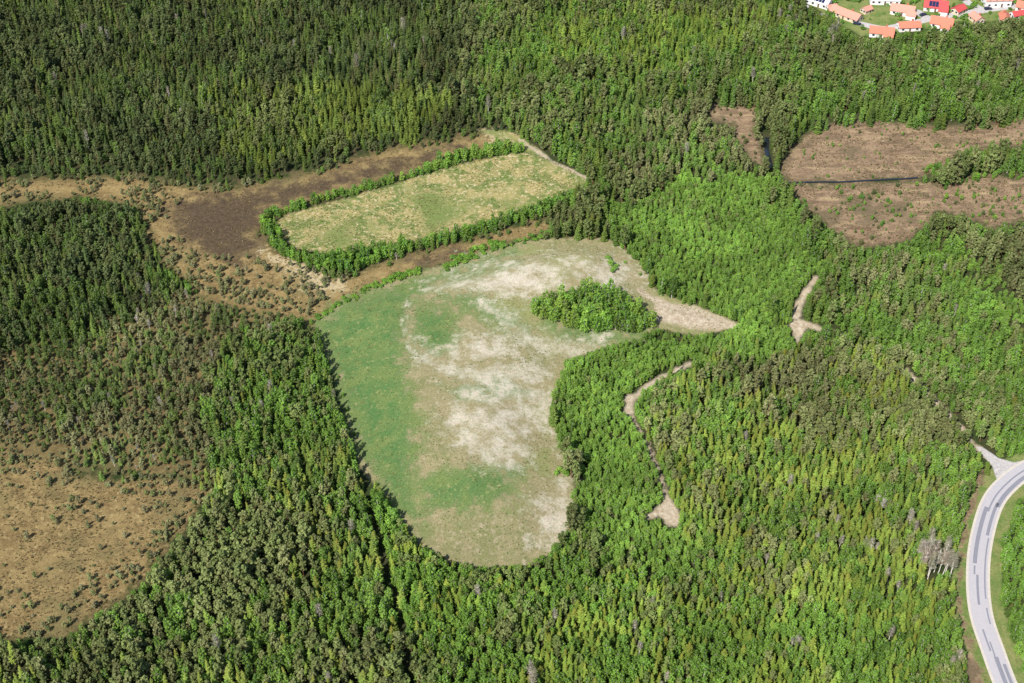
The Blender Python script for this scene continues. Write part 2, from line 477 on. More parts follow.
idx = np.arange(nx * ny).reshape(ny, nx)
quads = np.stack([idx[:-1, :-1], idx[:-1, 1:], idx[1:, 1:], idx[1:, :-1]], -1).reshape(-1, 4)
fm = {k: v[quads].mean(1) for k, v in ATTR.items()}
zone = np.zeros(len(quads), int)
fpx, fpy = VPX[quads].mean(1), VPY[quads].mean(1)
zone[(fm["sd_bog"] > 0) & (fpy < 400)] = 1
zone[(fm["sd_bog"] > 0) & (fpy >= 400)] = 2
zone[fm["sd_heath"] > 0] = 3
zone[fm["sd_meadow"] > 0] = 4
zone[fm["sd_mound"] > 0] = 5
zone[fm["sd_lawn"] > 0] = 6
zone[fm["sd_track"] > 0] = 7
zone[fm["sd_street"] > 0] = 8
ZN = ["ground", "peat_bog", "open_bog", "heath_clearing", "meadow", "grassy_mound", "village_lawn", "gravel_track", "village_street"]
ZL = ["dark forest floor under the trees", "brown peat bog around the rectangular meadow", "tan open bog at the lower left",
      "brown heath clearing with a straight ditch", "straw coloured rectangular meadow ringed by young trees",
      "large grassy mound with pale bare gravel patches", "green lawns between the village houses", "pale gravel tracks through the forest", "grey village street"]
for z in range(9):
    q = quads[zone == z]
    if not len(q): continue
    u, inv = np.unique(q, return_inverse=True)
    inv = inv.reshape(-1, 4)
    me = bpy.data.meshes.new(ZN[z])
    me.vertices.add(len(u)); me.vertices.foreach_set("co", np.stack([vx[u], vy[u], vz[u]], -1).astype(np.float32).ravel())
    me.loops.add(inv.size); me.loops.foreach_set("vertex_index", inv.astype(np.int32).ravel())
    me.polygons.add(len(inv)); me.polygons.foreach_set("loop_start", np.arange(0, inv.size, 4, dtype=np.int32))
    me.update(calc_edges=True)
    me.polygons.foreach_set("use_smooth", np.ones(len(inv), bool))
    me.materials.append(MATS["ground_cover"])
    for k, v in ATTR.items():
        a = me.attributes.new(k, 'FLOAT', 'POINT'); a.data.foreach_set("value", v[u])
    tag(link(ZN[z], me), ZL[z], None, None, "structure")

# ------------------------------------------------------------------ roads and ditches
def ribbon(name, C, offs, mat, lift, profile=None):
    C = np.asarray(C, float)
    T = np.gradient(C, axis=0); T /= np.linalg.norm(T, axis=1)[:, None]
    Nn = np.stack([T[:, 1], -T[:, 0]], -1)
    k = len(offs)
    V, F = [], []
    for i, c in enumerate(C):
        for j, o in enumerate(offs):
            p = c + Nn[i] * o
            V.append((p[0], p[1], (height(np.array([c[0]]), np.array([c[1]]))[0] if profile is None else profile) + lift - 0.02 * abs(o) * (0 if profile is None else 1)))
        if i:
            for j in range(k - 1):
                a = (i - 1) * k + j; F.append((a, a + 1, a + k + 1, a + k))
    me = mesh_from(name, V, F, [mat], None, True)
    if me.polygons[0].normal.z < 0: me.flip_normals()
    return link(name, me)

ROAD_F = catmull(ROAD_W, 1.0)
sh = tag(ribbon("road_shoulder", ROAD_F, [-4.0, -3.5, 0, 3.5, 4.0], "shoulder_gravel", 0.10, 0.35), "pale gravel shoulder along both sides of the paved road", None, None, "structure")
road = tag(ribbon("road", ROAD_F, [-3.15, -1.6, 0, 1.6, 3.15], "asphalt", 0.15, 0.35), "pale grey curving paved road at the lower right", None, None, "structure")
rpx = np.array([project(p[0], p[1], 0.4)[:2] for p in ROAD_F])
def road_part(y0, y1, o0, o1):
    sel = np.where((rpx[:, 1] >= y0) & (rpx[:, 1] <= y1))[0]
    wob = [o0, (o0 + o1) / 2, o1]
    o = ribbon("asphalt_patch", ROAD_F[sel], wob, "asphalt_patch", 0.165, 0.35)
    o.parent = road
# lane offsets: + is towards the outer (left/upper) side or inner, sign follows the curve direction
PATCH_SIGN = 1.0
for y0, y1, a, b in [(462, 512, -0.1, 0.5), (466, 506, -2.9, -1.4), (508, 565, 0.5, 1.9), (500, 535, -1.1, -2.2), (535, 600, -2.0, -2.5), (566, 576, 0.9, 1.5),
                     (575, 606, -0.2, 0.6), (606, 625, -2.4, -1.9), (627, 652, 0.6, 1.2), (655, 700, -0.9, 0.5), (664, 700, -2.6, -1.5), (640, 665, -0.2, 0.3)]:
    road_part(y0, y1, *sorted((a * PATCH_SIGN, b * PATCH_SIGN)))

for nm, L, w, lab in (("ditch_water", DITCH_A, 1.1, "short straight ditch of dark blue water in the forest gap"), ("ditch_water", DITCH_B, 0.5, "long thin straight ditch crossing the brown heath clearing")):
    C = catmull([ground_at(*p)[:2] for p in L], 2.0)
    tag(ribbon(nm, C, [-w, 0, w], "ditch_water", 0.45), lab, None, None, "structure")

# ------------------------------------------------------------------ tree models (unit height about 10 m; copies are scaled)
class MB:
    def __init__(s): s.v, s.f, s.m, s.tip = [], [], [], []
    def quad(s, c, n, u, w, h, mat=0, tip=0.0, bend=0.0):
        n = n / (np.linalg.norm(n) + 1e-9)
        a = np.cross(n, u); a /= (np.linalg.norm(a) + 1e-9); b = np.cross(n, a)
        i = len(s.v)
        for sx, sy in ((-1, -.55), (0, -1), (1, -.45), (.8, .6), (0, 1), (-.75, .5)):
            s.v.append(c + a * w * sx + b * h * sy - n * bend * abs(sx)); s.tip.append(tip)
        s.f.append((i, i + 1, i + 2, i + 3, i + 4, i + 5)); s.m.append(mat)
    def tube(s, p, q, r0, r1, mat=1, sides=5):
        p, q = np.array(p, float), np.array(q, float)
        d = q - p; d /= np.linalg.norm(d) + 1e-9
        u = np.cross(d, (0.3, 0.9, 0.2)); u /= np.linalg.norm(u) + 1e-9; w = np.cross(d, u)
        i = len(s.v)
        for c, r in ((p, r0), (q, r1)):
            for k in range(sides):
                t = 2 * math.pi * k / sides
                s.v.append(c + (u * math.cos(t) + w * math.sin(t)) * r); s.tip.append(0)
        for k in range(sides):
            j = (k + 1) % sides
            s.f.append((i + k, i + j, i + sides + j, i + sides + k)); s.m.append(mat)
    def tri(s, a, b, c, mat=0, tips=(0, 0, 0)):
        i = len(s.v); s.v += [np.array(a), np.array(b), np.array(c)]; s.tip += list(tips)
        s.f.append((i, i + 1, i + 2)); s.m.append(mat)
    def mesh(s, name, mats, only=None):
        if only is None: F, M = s.f, s.m
        else:
            F = [f for f, m in zip(s.f, s.m) if m == only]; M = [0] * len(F); mats = [mats[only]]
        used = sorted({k for f in F for k in f}); mp = {k: i for i, k in enumerate(used)}
        me = mesh_from(name, [s.v[k] for k in used], [[mp[k] for k in f] for f in F], mats, M)
        a = me.attributes.new("tip", 'FLOAT', 'POINT'); a.data.foreach_set("value", np.array([s.tip[k] for k in used], np.float32))
        return me

def rdir(r):
    v = r.normal(size=3); return v / np.linalg.norm(v)

def crooked_trunk(mb, r, h, r0, mat=1, bend=0.15, top=0.03):
    p = np.zeros(3); pts = [p]
    for k in range(5):
        p = np.array([r.normal() * bend * (k + 1) / 5, r.normal() * bend * (k + 1) / 5, h * (k + 1) / 5]); pts.append(p)
    for k in range(5):
        mb.tube(pts[k], pts[k + 1], r0 + (top - r0) * k / 5, r0 + (top - r0) * (k + 1) / 5, mat, 6)
    return pts

def make_birch(seed, wide=1.0, leaf=0.36):
    leaf *= 0.8
    r = np.random.default_rng(seed); mb = MB()
    crooked_trunk(mb, r, 9.2, 0.12)
    Rm = 2.05 * wide
    lean = r.normal(size=2) * 0.25
    for k in range(34):
        t = (k + r.random()) / 34                                   # height through the crown
        z = 1.2 + 8.0 * t
        rad = Rm * (math.sin(math.pi * (0.16 + 0.72 * t)) ** 0.5) * (0.4 + 0.6 * r.random())
        a = k * 2.39996 + r.normal() * 0.4
        c = np.array([rad * math.cos(a) * .8 + lean[0] * t, rad * math.sin(a) * .8 + lean[1] * t, z])
        if k % 2 == 0: mb.tube((0, 0, z - 0.9 - rad * .4), c, 0.045, 0.012, 1, 3)
        cs = (0.5 + 0.4 * r.random()) * (1.15 - 0.4 * t) * wide
        for q in range(17):
            d = rdir(r); off = d * np.array([1, 1, 0.95]) * cs * (0.55 + 0.5 * r.random())
            n = d + np.array([0, 0, 0.5]) + r.normal(size=3) * 0.35
            w = leaf * (0.6 + 0.7 * r.random())
            mb.quad(c + off, n, rdir(r), w * .8, w, 0, 0, 0.08)
    return mb

def make_spruce(seed, wide=1.0, tiers=17):
    r = np.random.default_rng(seed); mb = MB()
    mb.tube((0, 0, 0), (0, 0, 5), 0.15, 0.08); mb.tube((0, 0, 5), (0, 0, 9.9), 0.08, 0.015)
    for k in range(tiers):
        t = k / (tiers - 1)
        z = 0.8 + 8.9 * t ** 0.92
        L = (2.1 * (1 - t) ** 0.72 + 0.16) * wide
        nb = int(10 - 4 * t)
        for b in range(nb):
            a = 2 * math.pi * (b + 0.5 * (k % 2)) / nb + r.normal() * 0.22
            l = L * (0.5 + 0.68 * r.random()); dr = 0.30 + 0.22 * r.random() - 0.5 * t
            ca, sa = math.cos(a), math.sin(a)
            w = 0.30 * l + 0.13
            root = np.array([0, 0, z + 0.15]); mid = np.array([ca * l * .55, sa * l * .55, z - dr * l * .4]); end = np.array([ca * l, sa * l, z - dr * l * (.75 + .3 * r.random())])
            side = np.array([-sa, ca, 0]); dn = np.array([0, 0, -0.22 * l])
            tip0 = max(0, (t - 0.45) / 0.55); te = min(1, tip0 + 0.25)
            m1 = mid + side * w + dn; m2 = mid - side * w + dn
            mb.tri(root, m1, mid, 0, (tip0, tip0, tip0)); mb.tri(root, mid, m2, 0, (tip0, tip0, tip0))
            mb.tri(mid, m1, end, 0, (tip0, tip0, te)); mb.tri(mid, end, m2, 0, (tip0, te, tip0))
            for s_ in (-1, 1):
                e2 = mid + (np.array([ca, sa, 0]) * .25 + side * s_ * .55) * l * .8 + dn * (1.2 + r.random())
                mb.tri(mid, e2, mid + dn * .9, 0, (tip0, te, tip0))
    for q in range(5):
        a = q * 1.26; mb.tri((0, 0, 10.3), (0.13 * math.cos(a), 0.13 * math.sin(a), 9.3), (0.13 * math.cos(a + 1.3), 0.13 * math.sin(a + 1.3), 9.3), 0, (1, .8, .8))
    return mb

def make_pine(seed, wide=1.0, base=2.6):
    r = np.random.default_rng(seed); mb = MB()
    crooked_trunk(mb, r, 9.3, 0.17, 1, 0.22)
    n = 24
    for k in range(n):
        t = (k + r.random() * .8) / n
        z = base + (9.6 - base) * t
        rad = 1.95 * wide * (math.sin(math.pi * (0.18 + 0.76 * t)) ** 0.6) * (0.35 + 0.65 * r.random()) * (1 - .25 * t)
        a = k * 2.39996 + r.normal() * 0.5
        c = np.array([rad * math.cos(a), rad * math.sin(a), z + 0.15 * rad])
        mb.tube((0, 0, z - 0.5), c, 0.05, 0.015, 1, 3)
        cs = (0.68 + 0.42 * r.random()) * (1.1 - 0.3 * t) * wide
        for q in range(19):
            d = rdir(r); off = d * np.array([1, 1, 0.6]) * cs * (0.4 + 0.6 * r.random())
            n_ = d * 0.8 + np.array([0, 0, 0.5]) + r.normal(size=3) * 0.45
            w = 0.40 * (0.6 + 0.6 * r.random())
            mb.quad(c + off, n_, rdir(r), w * .7, w, 0, 0, 0.05)
    return mb

def make_bare(seed):
    r = np.random.default_rng(seed); mb = MB()
    pts = crooked_trunk(mb, r, 9.6, 0.17, 1, 0.2, 0.05)
    for k in range(40):
        t = 0.42 + 0.57 * (k + r.random()) / 40
        a = k * 2.39996 + r.normal() * .4
        p = np.array([0, 0, 9.6 * t]); l = 2.5 * (1.05 - t * .75) * (0.7 + .5 * r.random())
        d = np.array([math.cos(a), math.sin(a), 0.9 + .5 * r.random()]); d /= np.linalg.norm(d)
        q = p + d * l
        mb.tube(p, q, 0.05, 0.02, 1, 3)
        for j in range(15):
            s0 = p + (q - p) * (0.3 + 0.7 * r.random())
            e = s0 + (d * .7 + rdir(r) * .8) * 0.95 * (0.5 + r.random() * .7)
            w = np.cross(e - s0, rdir(r)); w = w / (np.linalg.norm(w) + 1e-9) * 0.06
            mb.tri(s0 - w, s0 + w, e, 0)
    return mb

def make_shrub(seed, spiky=False):
    """low bush 1 m high, unit scale"""
    r = np.random.default_rng(seed); mb = MB()
    for k in range(11):
        a = k * 2.39996; rad = 0.42 * math.sqrt((k + .5) / 11)
        c = np.array([rad * math.cos(a), rad * math.sin(a), 0.45 * (1 - rad) + 0.15 * r.random()])
        mb.tube((0, 0, 0), c, 0.03, 0.01, 1, 3)
        for q in range(9):
            d = rdir(r); d[2] = abs(d[2]) * .9 - .15
            mb.quad(c + d * 0.22 * (0.6 + .5 * r.random()), d + np.array([0, 0, .4]) + r.normal(size=3) * .4, rdir(r), 0.09, 0.12, 0, 0, 0.02)
    return mb

def make_tuft(seed):
    r = np.random.default_rng(seed); mb = MB()
    for k in range(16):
        a = r.random() * 6.283; l = 0.5 + .5 * r.random(); s = np.array([math.cos(a), math.sin(a), 0])
        p = s * 0.25 * r.random(); e = p + s * 0.4 * l + np.array([0, 0, l * .6])
        w = np.array([-s[1], s[0], 0]) * 0.16
        mb.tri(p - w, p + w, e, 0)
    return mb

KINDS = {  # kind: (variants, leaf material, bark material)
    "birch_tree": ([make_birch(s, w, l) for s, w, l in ((1, 1, .36), (2, .85, .34), (3, 1.15, .38), (4, 1.0, .33), (5, 1.3, .4))], "broad_leaf", "bark_birch"),
    "spruce_tree": ([make_spruce(s, w, t) for s, w, t in ((11, 1, 14), (12, .8, 15), (13, 1.2, 13), (14, .9, 14), (15, 1.05, 16), (16, 1.35, 12), (17, .7, 15))], "needle", "bark_spruce"),
    "pine_tree": ([make_pine(s, w, b) for s, w, b in ((21, 1, 2.4), (22, .85, 3.2), (23, 1.15, 2.0), (24, .95, 1.5), (25, 1.1, 3.4))], "needle", "bark_pine"),
    "bare_tree": ([make_bare(s) for s in (31, 32, 33)], "twig_grey", "bark_grey"),
    "broadleaf_tree": ([make_birch(s, w, l) for s, w, l in ((6, 1.35, .4), (7, 1.2, .4), (8, 1.5, .42))], "broad_leaf", "bark_grey"),
    "shrub": ([make_shrub(s) for s in (41, 42, 43)], "broad_leaf", "bark_grey"),
    "tussock": ([make_tuft(s) for s in (51, 52, 53)], "broad_leaf", "bark_grey"),
}
PROTO = {}
for k, (mbs, lm, bm_) in KINDS.items():
    PROTO[k] = [(mb.mesh(k, [lm, bm_]), mb.mesh(k + "_crown", [lm, bm_], 0), mb.mesh(k + "_trunk", [lm, bm_], 1) if k != "tussock" else None) for mb in mbs]

# ------------------------------------------------------------------ where each stand grows (pixel outlines of the stands)
# tints are albedos (r, g, b); last number: share of brown cones / shoots in the top
T_SPR = [(0.095, 0.150, 0.032), (0.081, 0.135, 0.032), (0.119, 0.170, 0.032), (0.067, 0.115, 0.034)]
T_SPRY = [(0.176, 0.250, 0.041), (0.153, 0.235, 0.041), (0.194, 0.250, 0.045), (0.131, 0.210, 0.041)]
T_DARK = [(0.055, 0.085, 0.032), (0.09, 0.132, 0.03), (0.04, 0.062, 0.03), (0.075, 0.122, 0.03), (0.10, 0.09, 0.045), (0.105, 0.16, 0.032)]
T_PIN = [(0.15, 0.175, 0.068), (0.17, 0.19, 0.075), (0.13, 0.16, 0.06), (0.18, 0.175, 0.085)]
T_PINB = [(0.20, 0.21, 0.092), (0.225, 0.222, 0.11), (0.18, 0.205, 0.08), (0.205, 0.195, 0.10)]
T_PING = [(0.165, 0.17, 0.08), (0.19, 0.185, 0.095), (0.145, 0.165, 0.068), (0.165, 0.155, 0.08)]
T_PIND = [(0.09, 0.115, 0.048), (0.11, 0.122, 0.056), (0.07, 0.095, 0.042), (0.12, 0.14, 0.055)]
T_BIR = [(0.172, 0.310, 0.050), (0.145, 0.280, 0.047), (0.198, 0.335, 0.056), (0.128, 0.245, 0.047)]
T_BIRB = [(0.195, 0.345, 0.06), (0.22, 0.365, 0.064), (0.17, 0.31, 0.056), (0.235, 0.355, 0.066), (0.155, 0.27, 0.055)]
T_BIRD = [(0.13, 0.21, 0.045), (0.11, 0.185, 0.043), (0.16, 0.24, 0.05), (0.09, 0.15, 0.04)]
T_BARE = [(0.24, 0.22, 0.165), (0.28, 0.255, 0.20), (0.20, 0.195, 0.13)]

STANDS = [  # (phrase, outline, spacing m, (pine, spruce, birch, bare), (h lo, h hi), tints (pine, spruce, birch), tip share)
    ("in the mixed wood", [(-200, -200), (1300, -200), (1300, 900), (-200, 900)], 2.7, (.3, .4, .28, .004), (8, 12), (T_PIN, T_SPR, T_BIR), .2),
    ("in the tall dark wood", [(-150, -150), (490, -150), (490, 132), (420, 152), (330, 172), (230, 198), (130, 195), (-150, 190)], 3.0, (.3, .60, .09, .003), (6.5, 12), (T_PIND, T_DARK, T_BIRD), .1),
    ("in the pale spruce plantation", [(215, 98), (355, 92), (440, 100), (440, 135), (330, 160), (240, 170), (218, 140)], 2.6, (.15, .68, .17, 0), (6.5, 10.5), (T_PIN, [(0.125, 0.172, 0.034), (0.10, 0.15, 0.034), (0.15, 0.19, 0.036)], T_BIRD), .1),
    ("in the mixed wood at the top", [(470, -150), (700, -150), (790, -20), (830, 40), (720, 60), (700, 170), (600, 185), (520, 130), (470, 110)], 2.7, (.36, .40, .23, .004), (8, 13), (T_PIN, T_SPR, T_BIR), .2),
    ("in the light spruces by the village", [(520, 20), (690, 15), (800, 20), (770, 75), (640, 80), (540, 70)], 2.6, (.2, .55, .25, 0), (8, 11), (T_PIN, T_SPRY, T_BIR), .15),
    ("in the wood below the village", [(690, 70), (800, 30), (880, 45), (1150, 10), (1150, 130), (800, 130), (760, 105), (700, 110)], 2.7, (.28, .34, .36, .004), (8, 12), (T_PIN, T_SPR, T_BIR), .1),
    ("in pines by the small clearing", [(600, 120), (700, 105), (760, 150), (780, 190), (720, 180), (620, 190)], 2.8, (.6, .15, .23, .004), (6, 9), (T_PINB, T_SPR, T_BIR), .1),
    ("in the dark wood on the left", [(-150, 205), (60, 200), (135, 205), (160, 250), (165, 300), (130, 330), (80, 360), (-150, 370)], 2.9, (.42, .33, .24, .004), (6.5, 11), (T_PIND, T_DARK, T_BIRD), .1),
    ("in the thin grey bog wood", [(-150, 362), (80, 350), (170, 300), (200, 290), (320, 312), (336, 350), (300, 340), (250, 345), (205, 405), (210, 480), (110, 482), (-150, 462)], 2.35, (.80, .06, .13, .01), (3, 6.5), (T_PING, T_SPR, T_BIRD), .1),
    ("in green wood left of the mound", [(225, 345), (316, 318), (345, 420), (364, 470), (384, 560), (330, 500), (250, 460), (205, 420)], 2.5, (.26, .26, .46, .004), (7, 11), (T_PIN, T_SPR, T_BIR), .3),
    ("in the pines beside the bog", [(200, 470), (260, 460), (340, 500), (384, 560), (412, 690), (412, 900), (-150, 900), (-150, 642), (70, 636), (150, 570)], 2.6, (.58, .19, .22, .006), (7, 11), (T_PIN, T_SPRY, T_BIR), .35),
    ("in the young wood below the mound", [(364, 470), (400, 520), (430, 555), (480, 568), (560, 545), (630, 560), (720, 600), (760, 900), (412, 900), (412, 690), (384, 560)], 2.0, (.12, .25, .625, .005), (5.5, 8.5), (T_PIN, T_SPRY, T_BIR), .35),
    ("in spruces beside the road", [(690, 540), (960, 590), (1000, 690), (1010, 900), (700, 900)], 2.05, (.10, .38, .516, .004), (5.5, 8.5), (T_PINB, T_SPRY, T_BIR), .3),
    ("in the brownish spruce wood", [(690, 372), (740, 358), (840, 350), (900, 368), (950, 425), (975, 470), (960, 600), (690, 600), (672, 500), (650, 440), (640, 410)], 2.05, (.26, .44, .296, .004), (5.5, 9), (T_PINB, T_SPRY, T_BIR), .36),
    ("in the brown pines above the spruces", [(700, 372), (760, 360), (850, 365), (850, 395), (790, 430), (720, 420)], 2.6, (.62, .18, .20, 0), (5.5, 9.5), (T_PINB, T_SPRY, T_BIR), .4),
    ("in mixed wood right of the track", [(830, 225), (900, 248), (1150, 215), (1150, 450), (1010, 455), (960, 425), (900, 365), (845, 345), (820, 280)], 2.15, (.19, .14, .666, .004), (5.5, 8.5), (T_PINB, T_SPR, T_BIR), .3),
    ("in the brown pine block", [(860, 262), (905, 258), (945, 300), (945, 345), (900, 340), (868, 300)], 2.6, (.6, .12, .28, 0), (6, 9.5), (T_PINB, T_SPR, T_BIR), .2),
    ("in the dark pine block", [(968, 240), (1030, 225), (1150, 220), (1150, 340), (1030, 312), (985, 270)], 2.7, (.8, .12, .08, 0), (8, 11), (T_PIN, T_DARK, T_BIR), .1),
    ("in the birch lane", [(925, 236), (950, 232), (1040, 318), (1040, 345), (1000, 325)], 2.2, (.03, .02, .95, 0), (3, 5), (T_PIN, T_SPR, T_BIRB), .0),
    ("in the thicket right of the mound", [(548, 372), (600, 350), (650, 336), (740, 328), (790, 322), (830, 335), (800, 352), (700, 366), (650, 392), (640, 410), (655, 460), (672, 500), (700, 545), (690, 585), (620, 560), (556, 548), (572, 520), (574, 480), (553, 420)], 1.6, (.01, .01, .98, 0), (3, 5.5), (T_PIN, T_SPRY, T_BIRB), .1),
    ("in the thicket above the track", [(600, 222), (640, 198), (720, 172), (765, 180), (800, 225), (818, 262), (815, 282), (795, 318), (735, 322), (660, 298), (640, 262), (612, 243)], 1.65, (.01, .01, .98, 0), (3, 5.5), (T_PIN, T_SPR, T_BIRB), .1),
    ("in birches right of the road", [(1000, 500), (1150, 470), (1150, 800), (1040, 800), (1010, 650), (1000, 560)], 2.2, (.03, .07, .9, 0), (5, 8), (T_PIN, T_SPR, T_BIR), .1),
    ("beside the junction", [(985, 430), (1024, 420), (1150, 420), (1150, 460), (1030, 458), (1000, 456)], 2.3, (.05, .05, .9, 0), (5, 8), (T_PIN, T_SPR, T_BIR), .1),
]
COPSE = [(532, 300), (545, 291), (570, 287), (583, 281), (612, 283), (636, 296), (654, 316), (652, 330), (630, 335), (600, 333), (578, 331), (556, 324), (535, 317)]
HEDGE_S = [(262, 215), (258, 228), (276, 250), (300, 266), (347, 277), (386, 261), (430, 248), (500, 230), (560, 212), (606, 196), (590, 184), (555, 194), (500, 214), (430, 233), (370, 243), (325, 250), (298, 248), (282, 238), (277, 224)]
HEDGE_N = [([(264, 222), (270, 216), (286, 213), (313, 203), (341, 196), (375, 187), (408, 178), (430, 172)], 2.1), ([(430, 172), (460, 160), (490, 155), (518, 152)], 3.4)]
OPEN = [MOUND, MEADOW, MEADOW_HEAD, BOG_N, BOG_S, HEATH_A, HEATH_B, HEATH_C, VILLAGE] + TRACK_PADS

TREES = []   # dicts of arrays are easier: kind, x, y, z, h, variant, rot, tint, phrase
def scatter(spacing_of, x0, x1, y0, y1, tries, seed, accept):
    """dart throwing with a variable minimum distance"""
    r = np.random.default_rng(seed)
    X = x0 + (x1 - x0) * r.random(tries); Y = y0 + (y1 - y0) * r.random(tries)
    ok, S = accept(X, Y)
    X, Y, S = X[ok], Y[ok], S[ok]
    cell = 2.0; grid = {}; keep = []
    for i, (x, y, s) in enumerate(zip(X.tolist(), Y.tolist(), S.tolist())):
        cx, cy = int(x // cell), int(y // cell); k = int(s // cell) + 1; hit = False; s2 = s * s
        for ax in range(cx - k, cx + k + 1):
            for ay in range(cy - k, cy + k + 1):
                for (qx, qy) in grid.get((ax, ay), ()):
                    if (qx - x) ** 2 + (qy - y) ** 2 < s2: hit = True; break
                if hit: break
            if hit: break
        if not hit:
            grid.setdefault((cx, cy), []).append((x, y)); keep.append(i)
    return X[keep], Y[keep]

def stand_of(px, py):
    s = np.zeros(px.shape, int)
    px, py = px + (fnoise(px / 14 + 3, py / 9, 3) - .5) * 60, py + (fnoise(px / 14 + 60, py / 9 + 20, 3) - .5) * 36
    for i, st in enumerate(STANDS):
        if i: s[inpoly(px, py, st[1])] = i
    return s

GAPS_W = [(px_line(L), w) for L, w in GAPS]
def in_gap(x, y, extra=0.0):
    g = np.zeros(x.shape, bool)
    for L, w in GAPS_W: g |= sdline(x, y, L) < w
    for L, w in TRACKS_W: g |= sdline(x, y, L) < w + 0.9
    for L in DITCH_W: g |= sdline(x, y, L) < 2.6
    g |= sdline(x, y, [tuple(p) for p in ROAD_C[::4]]) < 7.6
    return g

def forest_accept(X, Y):
    Z = height(X, Y); px, py, dep = project(X, Y, Z)
    ok = (px > -50) & (px < 1074) & (py > -35) & (py < 735)
    X, Y, Z, px, py = X[ok], Y[ok], Z[ok], px[ok], py[ok]
    st = stand_of(px, py)
    hm = np.array([(s[4][0] + s[4][1]) / 2 for s in STANDS])[st]
    wob = (fnoise(X / 6, Y / 6, 3) - .5)
    bad = in_gap(X, Y)
    for P in OPEN + [HEDGE_S]:
        k = 60 if P in (BOG_N, BOG_S, HEATH_A, HEATH_B, HEATH_C) else 5
        bad |= inpoly(px + wob * k, py + wob * k * .6, P)
    bad |= inpoly(px, py, DIRT) | inpoly(px, py, [(916, 550), (950, 546), (958, 578), (925, 588)])
    bad |= (py < 190) & (fnoise(X / 4.5 + 9, Y / 4.5 + 1, 2) < .22 + .05 * (px < 480))
    # thin the bog wood in patches
    thin = np.array([1.0 if "bog wood" in s[0] else 0.0 for s in STANDS])[st]
    bad |= (thin > 0) & (fnoise(X / 5 + 3, Y / 5, 3) < 0.29)
    S = np.array([s[2] for s in STANDS])[st] * (0.72 + 0.33 * fnoise(X / 12, Y / 12, 2))
    full = np.zeros(ok.shape, bool); full[np.where(ok)[0][~bad]] = True
    Sf = np.full(ok.shape, 9.0); Sf[np.where(ok)[0]] = S
    return full, Sf

FX, FY = scatter(None, -400, 400, 235, 800, 480000, 5, forest_accept)
FZ = height(FX, FY)
# trees that stand on the near side of an open place are young and low, as the photograph shows the open ground behind them
def room(X, Y, Z, hm):
    best = np.zeros(X.shape)
    for f in (0.22, 0.32, 0.45, 0.6, 0.8, 1.0):
        hit = np.zeros(X.shape, bool)
        for q in (0.3, 0.6, 0.9):
            ax, ay, dep = project(X, Y, Z + hm * f * q)
            mp = dep / FPX
            for P in OPEN + [DIRT]: hit |= inpoly(ax, ay, P)
            for L, w in TRACKS + [(DITCH_A, 2.0)]: hit |= (sdline(ax, ay, L) * mp < w * .5) & (w > .95)
            hit |= sdline(ax, ay, ROAD) * mp < 5.0
        best = np.where(hit, best, f)
    return best
EDGE = np.clip(0.45 - np.maximum(sdpoly(*project(FX, FY, FZ)[:2], BOG_N), sdpoly(*project(FX, FY, FZ)[:2], BOG_S)) / 40, .4, 1)
FROOM = room(FX, FY, FZ, np.full(FX.shape, 10.0))
_keep = FROOM > 0
FX, FY, FZ, FROOM, EDGE = FX[_keep], FY[_keep], FZ[_keep], FROOM[_keep], EDGE[_keep]
fpx, fpy, fdep = project(FX, FY, FZ)
FS = stand_of(fpx, fpy)
print("forest trees", len(FX))
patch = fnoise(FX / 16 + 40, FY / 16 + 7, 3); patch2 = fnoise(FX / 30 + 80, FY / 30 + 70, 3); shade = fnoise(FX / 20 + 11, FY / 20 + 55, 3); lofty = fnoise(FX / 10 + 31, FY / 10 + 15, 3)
for i in range(len(FX)):
    st = STANDS[FS[i]]
    u = random.random()
    w = np.array(st[3], float)
    w[2] *= math.exp(9 * (patch[i] - .5)); w[0] *= math.exp(-9 * (patch2[i] - .5)); w /= w.sum()
    k = int(np.searchsorted(np.cumsum(w), u)); k = min(k, 3)
    if FROOM[i] < .6 and random.random() < .7: k = 2
    kind = ("pine_tree", "spruce_tree", "birch_tree", "bare_tree")[k]
    tl = st[5][k] if k < 3 else T_BARE
    t = np.array(random.choice(tl)); t2 = np.array(random.choice(tl)); f = random.random()
    t = t * f + t2 * (1 - f)
    mean = sum(np.mean(st[5][q], 0) * st[3][q] for q in range(3)) / sum(st[3][:3])
    if k < 3: t = t * .68 + mean * .32
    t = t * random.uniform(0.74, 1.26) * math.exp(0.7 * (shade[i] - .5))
    h = random.uniform(*st[4]) * (0.62 + 0.76 * lofty[i])
    h *= EDGE[i]
    if random.random() < .05: h *= 1.3
    h = min(h, 10.0 * FROOM[i] * random.uniform(.75, 1.05)) if FROOM[i] < 1 else h
    if k == 2: h *= 0.92
    tip = 0.0
    if k == 1 and random.random() < 0.85: tip = st[6] * random.uniform(0.2, 1.15)
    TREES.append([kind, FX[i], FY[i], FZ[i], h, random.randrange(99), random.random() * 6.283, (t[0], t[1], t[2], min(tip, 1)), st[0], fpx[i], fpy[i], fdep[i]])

def plant(kind, x, y, h, tint, phrase, tip=0.0, wide=None):
    z = float(height(np.array([x]), np.array([y]))[0])
    px, py, dp = project(x, y, z)
    TREES.append([kind, x, y, z, h, random.randrange(99), random.random() * 6.283, (*tint, tip), phrase, float(px), float(py), float(dp)])

def jig(t, a=.2):
    f = random.uniform(1 - a, 1 + a); return tuple(c * f * random.uniform(.94, 1.06) for c in t)

